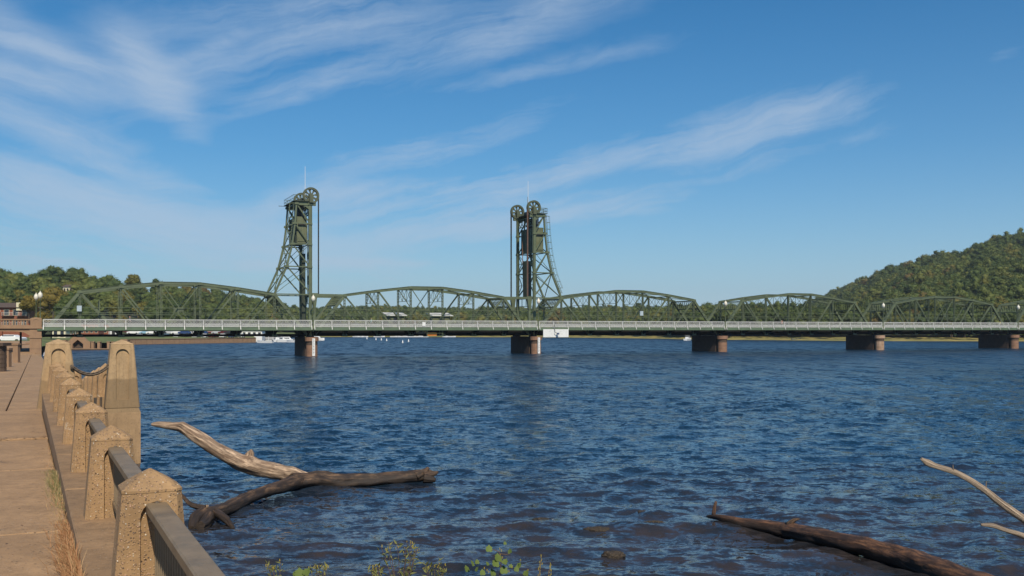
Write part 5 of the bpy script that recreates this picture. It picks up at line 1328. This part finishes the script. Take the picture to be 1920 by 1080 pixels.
for row in range(10):
    v = 1.0-row*.105
    x = -60+random.uniform(0, 12)
    while x < 640:
        y, Dr, Db = interp_tab(LH, x); D = Db+(Dr-Db)*v; stepx = 8.6*F/D*(1.0 if row < 3 else 1.3)
        p = hill_pt(LH, x, v, TH_L); 
        k = random.choices(range(6), [4, 4, 3, 1.5, 1.6 if x < 200 else 3.5, .5 if x < 180 else 1.6])[0]
        if row in (0,) and x < 180: k = random.choice([0, 0, 1, 2])
        tree(k, p-Vector((0, 0, .5)), random.uniform(.74, 1.12)*(1.0 if row == 0 else .95), kn[k]+' tree, '+(['skyline', 'skyline', 'second', 'second', 'third', 'third', 'third', 'lowest', 'lowest', 'lowest'][row])+' row of the left hillside, '+side(x), 'trees on the left hillside'); n_ += 1
        x += stepx*random.uniform(.75, 1.25)
# tall ones breaking the skyline, and park trees
for (x, yt, s, k, lab) in ((92, 497, 1.25, 0, 'tall dark rounded tree breaking the skyline, left of the airy one'), (149, 499, 1.05, 3, 'tall airy tree breaking the skyline of the left hill'), (8, 504, 1.2, 2, 'broad dark tree on the skyline at the left edge'), (250, 512, 1.1, 5, 'yellow tinged tree on the skyline right of the airy one')):
    y, Dr, Db = interp_tab(LH, x); p = P(x, yt, Dr-8); p.z -= (13.4 if k != 5 else 9.8)*s; tree(k, p, s, lab, None)
for (x, yt, D, s, k, lab) in ((54, 552, 262, .72, 5, 'bright yellow green tree between the brick building and the bridge lamps'), (100, 524, 330, 1.2, 4, 'big olive green tree behind the globe lamps'), (128, 548, 300, 1.0, 1, 'leafy green tree left of the first end post of the bridge'),
                              (78, 583, 230, .5, 5, 'small yellow green shrub at the foot of the globe lamps'), (96, 590, 235, .45, 4, 'low green bush right of the globe lamps')):
    p = P(x, yt, D); p.z -= (12.2 if k != 5 else 9.6)*s; tree(k, p, s, lab, None)
# far shore and right shore trees in front
for k_ in range(62):
    x = 620+k_*15.2+random.uniform(-6, 6)
    if x > 1545: break
    D = shoreD(x)+30+random.uniform(0, 25); k = random.choices(range(6), [4, 5, 3, 1, 1.5, .8])[0]
    if 1400 < x < 1500: k = random.choice([4, 5, 1])
    tree(k, Vector(((x-960)/F*D, D, 2.2)), random.uniform(.55, .9), kn[k]+' tree on the far shore, through the '+('lift span' if x < 990 else 'span right of the right tower' if x < 1345 else 'span right of the third pier'), 'trees along the far shore')
for k_ in range(44):
    x = 1530+k_*10.0+random.uniform(-5, 5); D = interp_tab(RH, x)[2]-4+random.uniform(-8, 18); D = max(D, shoreD(x)+20); k = random.choices(range(6), [4, 5, 3, 1, 3, 1.5])[0]
    tree(k, Vector(((x-960)/F*D, D, 2.3)), random.uniform(.6, .95), kn[k]+' tree at the foot of the right hill, '+('left of the fourth pier' if x < 1620 else 'between the last two piers' if x < 1860 else 'at the right edge'), 'trees at the foot of the right hill')
SRC = bpy.data.collections.new('crown_kinds')
for k in range(7):
    rng_ = np.random.default_rng(40+k); v, f = crown(rng_, 1.0, 2.0+.15*(k % 3), 22, 1500, .075, 1, 0.15, .6+.5*(k % 2))
    o_ = bpy.data.objects.new('crown_kind', npmesh('crown_kind', v, f, FOLS)); SRC.objects.link(o_)
def forest(nm, n, fn, label, seed, R=(3.2, 5.2), grow=0.0):
    rng = np.random.default_rng(seed); Pp = []; S = []
    for i in range(n):
        p = fn(rng); r_ = rng.uniform(*R)*(1+grow*p.y); Pp.append((p.x, p.y, p.z+.4)); S.append((r_, r_, r_*rng.uniform(.75, 1.12)))
    me = bpy.data.meshes.new(nm); me.from_pydata(Pp, [], [])
    at = me.attributes.new('size', 'FLOAT_VECTOR', 'POINT'); at.data.foreach_set('vector', np.array(S, np.float32).ravel())
    o = ob(nm, me); tag(o, label, 'forest', None, 'stuff')
    ng = bpy.data.node_groups.new(nm, 'GeometryNodeTree'); ng.interface.new_socket('Geometry', in_out='INPUT', socket_type='NodeSocketGeometry'); ng.interface.new_socket('Geometry', in_out='OUTPUT', socket_type='NodeSocketGeometry')
    N = ng.nodes; L = ng.links; gi = N.new('NodeGroupInput'); go = N.new('NodeGroupOutput'); ip = N.new('GeometryNodeInstanceOnPoints'); ci = N.new('GeometryNodeCollectionInfo')
    ci.inputs[0].default_value = SRC; ci.inputs[1].default_value = True; ci.inputs[2].default_value = True
    sa = N.new('GeometryNodeInputNamedAttribute'); sa.data_type = 'FLOAT_VECTOR'; sa.inputs[0].default_value = 'size'
    rv = N.new('FunctionNodeRandomValue'); rv.data_type = 'FLOAT_VECTOR'; rv.inputs[0].default_value = (-.08, -.08, 0); rv.inputs[1].default_value = (.08, .08, 6.28)
    L.new(gi.outputs[0], ip.inputs['Points']); L.new(ci.outputs[0], ip.inputs['Instance']); ip.inputs['Pick Instance'].default_value = True
    L.new(rv.outputs[0], ip.inputs['Rotation']); L.new(sa.outputs[0], ip.inputs['Scale']); L.new(ip.outputs[0], go.inputs[0])
    o.modifiers.new('scatter', 'NODES').node_group = ng
forest('hill_forest', 2400, lambda r: hill_pt(RH, 1500+r.random()**1.1*640, min(1.04, r.random()**.9*1.06), TH_R), 'dense mixed green forest covering the hill on the right', 1, (2.2, 6.2))
forest('left_forest', 450, lambda r: hill_pt(LH, 300+r.random()*340, r.random()*1.02, TH_L), 'wood thinning out along the low end of the left hill', 2, (3.0, 5.0))
forest('edge_forest', 420, lambda r: hill_pt(LH, -560+r.random()*500, r.random()*1.02, TH_L), 'wood continuing along the left hill past the picture edge', 5, (3.4, 5.6))
forest('far_forest', 6500, lambda r: far_pt(430+r.random()*1180, r.random()**1.4*1.02), 'far off green wooded hills across the lake', 3, (3.2, 5.6), .0)
forest('shore_shrubs', 900, lambda r: (lambda x, D: Vector(((x-960)/F*D, D, 1.0+(D-shoreD(x)-8)*.05)))(*(lambda x: (x, shoreD(x)+8+r.random()**.7*24))(600+r.random()*1400)), 'low shrubs and reeds along the far and right shore', 4, (.4, 1.9))
# ------------------------------------------------------------------ buildings
def building(nm, lab, p, rz, w_, d_, h, floors, cols, wallm, roofm, over=.4, rooft=1.2):
    r = thing(nm, lab, 'building', p, rz)
    MB().box(0, w_, 0, d_, -3, h).build('wall', wallm, r)
    MB().add([(-over, -over, h), (w_+over, -over, h), (w_+over, d_+over, h), (-over, d_+over, h), (w_*.12, d_*.35, h+rooft), (w_*.88, d_*.35, h+rooft), (w_*.88, d_*.65, h+rooft), (w_*.12, d_*.65, h+rooft)],
             [(3, 2, 1, 0), (0, 1, 5, 4), (1, 2, 6, 5), (2, 3, 7, 6), (3, 0, 4, 7), (4, 5, 6, 7)]).build('roof', roofm, r)
    fh = h/floors; cw = w_/cols
    for j in range(floors):
        for i in range(cols):
            x, z = cw*(i+.5), fh*(j+.22); f = MB().box(x-cw*.3, x+cw*.3, -.05, .05, z, z+fh*.58).build('window', CREAM, r)
            MB().box(x-cw*.26, x+cw*.26, -.07, -.055, z+.08, z+fh*.54).build('pane', GLASS, f)
    return r
b = P(-30, 600, 262); BR = building('brick_apartments', 'red brick apartment building with dark balconies and a pale chimney, at the left edge', (b.x, b.y, 5.0), .12, 11.3, 9, 5.4, 2, 5, BRICK, ROOFD, .7, 1.3)
for j in range(2):
    for i in range(3):
        x = 1.2+i*3.6; z = .5+j*2.6
        bl = MB().box(x, x+2.8, -1.3, 0, z, z+.15).build('balcony', ROOFD, BR); mb = MB().box(x, x+2.8, -1.3, -1.24, z+.95, z+1.0)
        for k in range(10): mb.box(x+k*.3, x+k*.3+.04, -1.3, -1.26, z+.15, z+.95)
        mb.build('balcony_rail', WHITER, bl)
MB().box(8.2, 9.6, -.4, 1.2, 4.6, 6.7).build('chimney', CREAM, BR)
MB().box(-.1, .9, -.6, -.0, -3, 4.2).build('brick_column', BRICK, BR); MB().box(3.9, 4.7, -.6, -.0, -3, 4.2).build('brick_column', BRICK, BR)
b = P(118, 545, 420); building('hillside_house', 'small pale house with a brown roof half hidden by trees on the left hillside', (b.x, b.y, b.z-1), -.1, 4.2, 4, 2.6, 1, 3, CREAM, ROOFD, .4, 1.0)
b = P(1047, 606, 900); building('orange_house', 'orange brick house on the far hill, seen through the truss right of the right tower', (b.x, b.y, b.z), .1, 10, 7, 5, 1, 4, mat('orange_brick', (.42, .2, .11), .9), ROOFD, .4, 1.5)
b = P(98, 640, 262); building('cream_kiosk', 'small cream kiosk with a flat roof at the water edge under the first bridge span', (b.x, b.y, 1.9), .05, 3.4, 3, 2.9, 1, 2, CREAM, CREAM, .3, .2)
b = P(453, 640, 372); r = building('boathouse', 'long white flat roofed boathouse seen under the bridge, right of the parked cars', (b.x, b.y, 2.3), .02, 7.6, 5, 1.6, 1, 4, WHITE, WHITE, .2, .1)
for k, (x, s, D, y, lab) in enumerate(((150, 6, 330, 617, 'low dark brick shop with lit windows behind the first truss span'), (170, 8, 352, 613, 'low brick shop right behind the sign frame of the first span'))):
    b = P(x, y, D); building('waterfront_shop', lab, (b.x, b.y, 2.6), .05, s, 5, 3.8, 1, 4, BRICK, ROOFD, .3, .5)
# tents, cars, boats
def car_proto(c):
    r = thing('parked_car', '', 'car', (0, 0, 0), 0, 'cars parked in the lot under the bridge')
    prof = [(-2.2, .35), (-2.25, .8), (-1.95, 1.0), (-1.3, 1.05), (-.85, 1.45), (.75, 1.48), (1.45, 1.02), (2.1, .92), (2.25, .6), (2.2, .35)]
    n = len(prof); v = [(x, -.86 if z < 1.2 else -.68, z) for x, z in prof]+[(x, .86 if z < 1.2 else .68, z) for x, z in prof]
    MB().add(v, [tuple(range(n)), tuple(range(2*n-1, n-1, -1))]+[(i, i+n, (i+1) % n+n, (i+1) % n) for i in range(n)]).build('body', c, r)
    MB().box(-.9, 1.0, -.80, .80, 1.08, 1.38).build('window', GLASS, r)
    for x in (-1.4, 1.4):
        for y in (-.8, .8): MB().cyl((x, y-.09, .33), (x, y+.09, .33), .33, None, 12).build('wheel', TYRE, r)
    return r
cc = [('white', (.75, .75, .75)), ('silver', (.45, .46, .48)), ('dark blue', (.03, .06, .16)), ('maroon', (.10, .02, .02)), ('black', (.02, .02, .025)), ('pale blue', (.25, .42, .55))]
cms = [mat('car_paint_'+n.replace(' ', '_'), c, .3, .03, 1) for n, c in cc]
CP = [car_proto(m_) for m_ in cms]; used = set()
random.seed(5)
KT_place = [(216, 5), (238, 3), (250, 0), (262, 0), (274, 5), (286, 0), (300, 4), (318, 1), (333, 0), (346, 2), (345, 3), (365, 1), (378, 2), (395, 3), (408, 1), (421, 3), (432, 4), (440, 0), (20, 0)]
seen = {}
for x, ci in KT_place:
    D = 372+random.uniform(-4, 10) if x > 50 else 208; p = P(x, 620, D); p.z = 2.72 if x > 50 else 1.9
    seen[ci] = seen.get(ci, 0)+1
    lab = '%s parked car, number %d of that colour from the left, in the lot seen under the bridge' % (cc[ci][0], seen[ci])
    ordn = ['leftmost', 'second', 'third', 'fourth', 'fifth', 'sixth', 'seventh'][seen[ci]-1]
    lab = ('%s %s car from the left in the parking lot seen under the bridge deck' % (ordn, cc[ci][0])).replace('leftmost '+cc[ci][0]+' car from the left', 'leftmost '+cc[ci][0]+' car')
    if x == 20: lab = 'white car parked on the lawn, seen under the arch of the stone approach'
    if ci not in used: used.add(ci); o = CP[ci]; o.location = p; o.rotation_euler = (0, 0, random.choice([0, PI])+random.uniform(-.2, .2)); o['label'] = lab
    else: o = dup(CP[ci], p, random.choice([0, PI])+random.uniform(-.2, .2), lab)
    if x == 20: o['group'] = 'car by the arch'; o.scale = (1.3, 1.3, 1.1)
for k, x in enumerate((262, 281, 297, 312, 331, 349, 367, 384, 401, 418, 436, 452)):
    D = 326+(x-262)*.12; p = P(x, 630, D); p.z = 1.62; ci = [0, 1, 0, 5, 0, 4, 1, 0, 3, 0, 2, 0][k]
    o = dup(CP[ci], p, PI/2+random.uniform(-.15, .15), '%s car, %s of those parked nose to the river wall below the bridge deck' % (cc[ci][0], ['first', 'second', 'third', 'fourth', 'fifth', 'sixth', 'seventh', 'eighth', 'ninth', 'tenth', 'eleventh', 'twelfth'][k])); o['group'] = 'cars parked along the river wall'
TEAL = flat('teal_canvas', (.05, .45, .48))
for k, (x, lab) in enumerate(((139, 'narrow teal parasol, leftmost of the teal ones in the park'), (168, 'low teal tent in the park, second of the teal ones from the left'), (182, 'widest teal tent in the park beside the white one'), (197, 'teal tent in the park, rightmost of the teal ones'))):
    p = P(x, 620, 345); r = thing('park_tent', lab, 'tent', (p.x, p.y, 2.7), 0, 'tents and parasols in the park')
    w_ = [.5, 1.7, 2.3, 1.3][k]
    MB().add([(-w_, -1, 1.7), (w_, -1, 1.7), (w_, 1, 1.7), (-w_, 1, 1.7), (0, 0, 2.6)], [(3, 2, 1, 0), (0, 1, 4), (1, 2, 4), (2, 3, 4), (3, 0, 4)]).build('canopy', TEAL, r)
    for s_ in (-1, 1): MB().cyl((s_*w_*.9, 0, 0), (s_*w_*.9, 0, 1.7), .05, None, 6).build('pole', WHITE, r)
p = P(214, 620, 350); r = thing('park_tent', 'white rounded tent in the park, right of the teal tents', 'tent', (p.x, p.y, 2.7), 0, 'tents and parasols in the park')
MB().lathe([(1.6, 0), (1.6, 1.0), (1.3, 1.7), (.7, 2.2), (.1, 2.35)], 12).build('canopy', WHITE, r); MB().box(-.1, .9, -1.75, -1.5, 0, 1.3).build('opening', STEELD, r)
HULLW = mat('boat_white', (.78, .78, .77), .3, .06, 1); HULLB = mat('boat_blue', (.06, .10, .2), .35, .1, 1); CANV = mat('boat_canvas', (.05, .07, .12), .8, .1, 2)
def boat_proto(hull, cabin):
    r = thing('motor_boat', '', 'boat', (0, 0, 0)); v = []; n = 9
    for k in range(n):
        x = -3.5+7*k/(n-1); w_ = 1.15*(1-max(0, (x-.6)/2.9)**2.2); zt = .95+.25*max(0, x/3.5)
        v += [(x, -w_, zt), (x, -w_*.72, -.15+.25*max(0, (x-1.5)/2)), (x, w_*.72, -.15+.25*max(0, (x-1.5)/2)), (x, w_, zt)]
    f = []
    for k in range(n-1):
        a, b = 4*k, 4*k+4; f += [(a, b, b+1, a+1), (a+1, b+1, b+2, a+2), (a+2, b+2, b+3, a+3), (a+3, b+3, b, a)]
    f += [(0, 1, 2, 3), (4*n-1, 4*n-2, 4*n-3, 4*n-4)]; MB().add(v, f).build('hull', hull, r)
    if cabin:
        MB().add([(-1.6, -.9, .9), (1.6, -.8, 1.0), (.9, -.7, 1.9), (-1.5, -.8, 1.9), (-1.6, .9, .9), (1.6, .8, 1.0), (.9, .7, 1.9), (-1.5, .8, 1.9)], [(0, 1, 2, 3), (7, 6, 5, 4), (1, 5, 6, 2), (0, 3, 7, 4), (3, 2, 6, 7)]).build('cabin', WHITE, r)
        MB().box(-1.3, .8, -.83, .83, 1.25, 1.62).build('cabin_window', GLASS, r); MB().box(-1.7, .4, -.9, .9, 2.6, 2.68).build('canopy', WHITE, r)
        for x in (-1.5, .3): MB().bar((x, 0, 1.9), (x, 0, 2.6), .06, .06).build('canopy_post', METAL, r)
    else:
        MB().add([(.2, -.8, .95), (.2, .8, .95), (-.1, .7, 1.45), (-.1, -.7, 1.45)], [(0, 1, 2, 3)]).build('windscreen', GLASS, r); MB().box(-3.5, -3.1, -.3, .3, .3, 1.3).build('outboard', STEELD, r)
    return r
BA, BB, BC = boat_proto(HULLW, True), boat_proto(HULLW, False), boat_proto(HULLB, False); first = {0: True, 1: True, 2: True}
def boat(k, x, y, s, rz, lab, grp=None, D=None):
    D = D or CAMZ*F/(y-HY); p = P(x, y, D); p.z = 0
    src = (BA, BB, BC)[k]
    if first[k]: first[k] = False; o = src; o.location = p; o.rotation_euler = (0, 0, rz); o.scale = (s,)*3; o['label'] = lab
    else: o = dup(src, p, rz, lab, None, s)
    if grp: o['group'] = grp
gd = 'boats at the dock left of the left tower pier'
boat(0, 538, 641.5, 1.0, .3, 'white cabin boat at the dock, just left of the left tower pier', gd); boat(1, 551, 642, .8, 2.9, 'small white open boat beside the cabin boat, touching the left tower pier in view', gd)
boat(0, 524, 641, .9, 1.2, 'white cabin boat seen bow on, left of the larger cabin boat at the dock', gd); boat(1, 571, 639, .9, .2, 'white open boat half hidden behind the left tower pier', gd)
boat(0, 594, 638.5, .95, -.2, 'white canopied boat just right of the left tower pier', gd); boat(1, 497, 643, .8, 3.0, 'small white rowing boat at the right end of the dock', gd)
boat(0, 1290, 638.5, .8, 1.0, 'white canopied boat left of the third river pier', 'boats near the right shore'); boat(1, 1364, 634.5, .9, 0.1, 'long low white boat just right of the third river pier', 'boats near the right shore', 520)
boat(1, 1416, 634.8, .8, .1, 'small white boat on the right shore behind the fourth truss span', 'boats near the right shore', 490); boat(2, 1493, 638, .6, .1, 'dark skiff lying on the sand of the right shore', 'boats near the right shore')
mg = 'boats moored along the far marina'; o_ = ['first', 'second', 'third', 'fourth', 'fifth', 'sixth', 'seventh', 'eighth', 'ninth', 'tenth', 'eleventh', 'twelfth', 'thirteenth', 'fourteenth', 'fifteenth', 'sixteenth']
for k in range(16):
    x = [668, 675, 684, 707, 715, 738, 745, 752, 760, 766, 773, 781, 789, 797, 836, 848][k]; boat(k % 2, x, 632.2, .6, random.uniform(-.3, .3), o_[k]+' white boat from the left moored along the far marina behind the lift span', mg)
DK = thing('floating_dock', 'long white floating dock with railings, left of the left tower pier', 'dock', P(460, 641, 380)); DK.location.z = 0
MB().box(0, 16, -1, 1.5, .1, .5).build('deck', WHITER, DK); MB().box(1, 13.5, .6, .8, 1.9, 2.15).build('canopy_edge', WHITE, DK)
for k in range(9): MB().box(.5+k*1.7, .62+k*1.7, -.9, -.8, .5, 2.0).build('post', WHITE, DK)
MB().box(.5, 14.2, -.9, -.84, 1.5, 1.58).build('rail', WHITE, DK); MB().box(5, 11, 0, 1.2, .5, 1.5).build('bench_box', mat('grey_panel', (.35, .35, .36), .7), DK)
bg_ = 'white mooring buoys on the water below the lift span'
bm_ = MB().lathe([(.02, -.35), (.25, -.2), (.25, .35), (.16, .5), (.10, .95), (.02, 1.0)], 10).mesh('buoy', WHITE, True)
for (x, y, lab) in ((688, 636, 'smallest and leftmost of the white buoys'), (705, 637.6, 'second white buoy from the left'), (715, 638.3, 'third white buoy from the left'), (725, 639.5, 'fourth white buoy from the left'), (755, 643.2, 'lowest of the white buoys, fifth from the left'), (766, 641, 'rightmost white buoy below the lift span')):
    o = ob('buoy', bm_, None, G(x, y, 0)); tag(o, lab, 'buoy', bg_)
# ------------------------------------------------------------------ people
def person(label, p, rz, shirt, pants, hair, h=1.7, lean=0.0, group=None):
    me = bpy.data.meshes.new('sk'); 
    J_ = [(0, 0, .95), (0, 0, 1.15), (0, 0, 1.38), (0, 0, 1.50), (0, .02, 1.60), (0, .02, 1.72),
          (-.10, 0, .92), (-.11, .03, .50), (-.11, 0, .08), (-.11, -.14, .04), (.10, 0, .92), (.11, -.08, .50), (.11, .03, .08), (.11, -.11, .04),
          (-.17, 0, 1.40), (-.23, .02, 1.14), (-.22, -.12, .92), (-.22, -.17, .84), (.17, 0, 1.40), (.23, .02, 1.14), (.22, -.12, .92), (.22, -.17, .84)]
    E = [(0, 1), (1, 2), (2, 3), (3, 4), (4, 5), (0, 6), (6, 7), (7, 8), (8, 9), (0, 10), (10, 11), (11, 12), (12, 13), (2, 14), (14, 15), (15, 16), (16, 17), (2, 18), (18, 19), (19, 20), (20, 21)]
    Rr = [.14, .13, .15, .055, .09, .085, .09, .06, .045, .035, .09, .06, .045, .035, .06, .045, .035, .035, .06, .045, .035, .035]
    me.from_pydata(J_, E, []); o = bpy.data.objects.new('sk', me); COL.objects.link(o)
    sm = o.modifiers.new('s', 'SKIN'); sm.use_smooth_shade = True
    for i, sv in enumerate(me.skin_vertices[0].data): sv.radius = (Rr[i], Rr[i]*(.75 if i < 3 else 1)); sv.use_root = (i == 0)
    o.modifiers.new('u', 'SUBSURF').levels = 1
    dg = bpy.context.evaluated_depsgraph_get(); m2 = bpy.data.meshes.new_from_object(o.evaluated_get(dg)); bpy.data.objects.remove(o)
    m2.name = 'person'; m2.materials.clear()
    for c in (SKIN, shirt, pants, hair, STEELD): m2.materials.append(c)
    for f in m2.polygons:
        c = f.center; i = 1
        if c.z > 1.50: i = 3 if (c.z > 1.70 or c.y > .05) else 0
        elif abs(c.x) > .17 and c.z < 1.15: i = 0
        elif c.z < .09: i = 4
        elif c.z < .95: i = 2
        f.material_index = i
    if lean:
        for v in m2.vertices:
            if v.co.z > .95:
                k = v.co.z-.95; v.co.y -= math.sin(lean)*k; v.co.z = .95+k*math.cos(lean)
    r = ob('person', m2, None, p, rz); r.scale = (h/1.78,)*3; tag(r, label, 'person', group); return r
BLK = flat('black_cloth', (.02, .02, .025)); HAIR = flat('dark_hair', (.05, .035, .02)); JEAN = flat('blue_jeans', (.05, .08, .15))
WSH = flat('white_shirt', (.78, .78, .78)); OSH = flat('orange_shirt', (.6, .15, .05)); YSH = flat('yellow_shirt', (.6, .55, .08)); CSH = flat('teal_shirt', (.2, .45, .42)); GSH = flat('grey_shirt', (.2, .2, .22)); PSH = flat('pink_shirt', (.55, .2, .15))
p = P(83.2, 684.5, 90.6); q_ = inv(p)[1]; p.z = zs(q_)+.02
person('person in white shirt and black trousers at the promenade edge, beside the left tall pillar', p, PH+2.0, WSH, BLK, HAIR, 1.5, .35)
MB().cyl((0, 0, 0), (.1, -.1, 2.0), .02, .01, 6)
walkers = [(243.5, OSH, JEAN, 'person with reddish hair and dark top walking behind the first bridge railing', GSH, flat('red_hair', (.45, .16, .05))),
           (696, None, None, 'person in a teal shirt on the walkway near the left part of the lift span', CSH, HAIR), (1466, None, None, 'person in an orange shirt on the walkway of the span right of the third pier', OSH, flat('pale_hat', (.6, .6, .55))), (1875, None, None, 'person in a yellow shirt on the walkway near the right edge', YSH, HAIR)]
for (x, _, _, lab, sh, ha) in walkers:
    # point on the walkway line (t = 1.0) at image x
    k = (x-960)/F; s = (k*(Y0+UX*1.0)-(X0-UY*1.0))/(UX-k*UY); person(lab, Bw(s, 1.0, 4.93), TH+PI/2, sh, BLK, ha, 1.75 if x > 300 else 1.9, 0, 'people walking over the bridge')
k = (794.5-960)/F; s = (k*Y0-X0)/(UX-k*UY); o = MB().box(-.3, .3, -.03, .0, 5.25, 5.95).build('paper_notice', WHITEB); o.location = Bw(s, -.10); o.rotation_euler = (0, 0, TH); tag(o, 'small white notice fixed to the walkway railing of the lift span', 'notice')
for (x, D, lab, sh) in ((133, 290, 'person in a white shirt sitting in the park left of the pointed arch gable', WSH), (137.5, 292, 'person in a reddish shirt in the park left of the pointed arch gable', PSH), (175, 232, 'person in dark clothes at the landing edge right of the gable', JEAN)):
    p = P(x, 640, D); p.z = 1.9 if D > 250 else .35; person(lab, p, 0, sh, BLK, HAIR, 1.6, 0)

# ------------------------------------------------------------------ air
hz = MB().box(-2600, 3600, -40, 2700, -3.4, 112); hm = bpy.data.materials.new('haze_air'); hm.use_nodes = True; t = NT(hm.node_tree)
pv = t.n('ShaderNodeVolumePrincipled'); pv.inputs['Color'].default_value = (.80, .88, 1, 1); pv.inputs['Density'].default_value = 0.00012; pv.inputs['Anisotropy'].default_value = 0.2
t.t.links.new(pv.outputs[0], t.n('ShaderNodeOutputMaterial').inputs['Volume'])
o = hz.build('haze', hm); tag(o, 'thin pale haze in the air over the whole lake and its hills', 'haze', None, 'stuff')
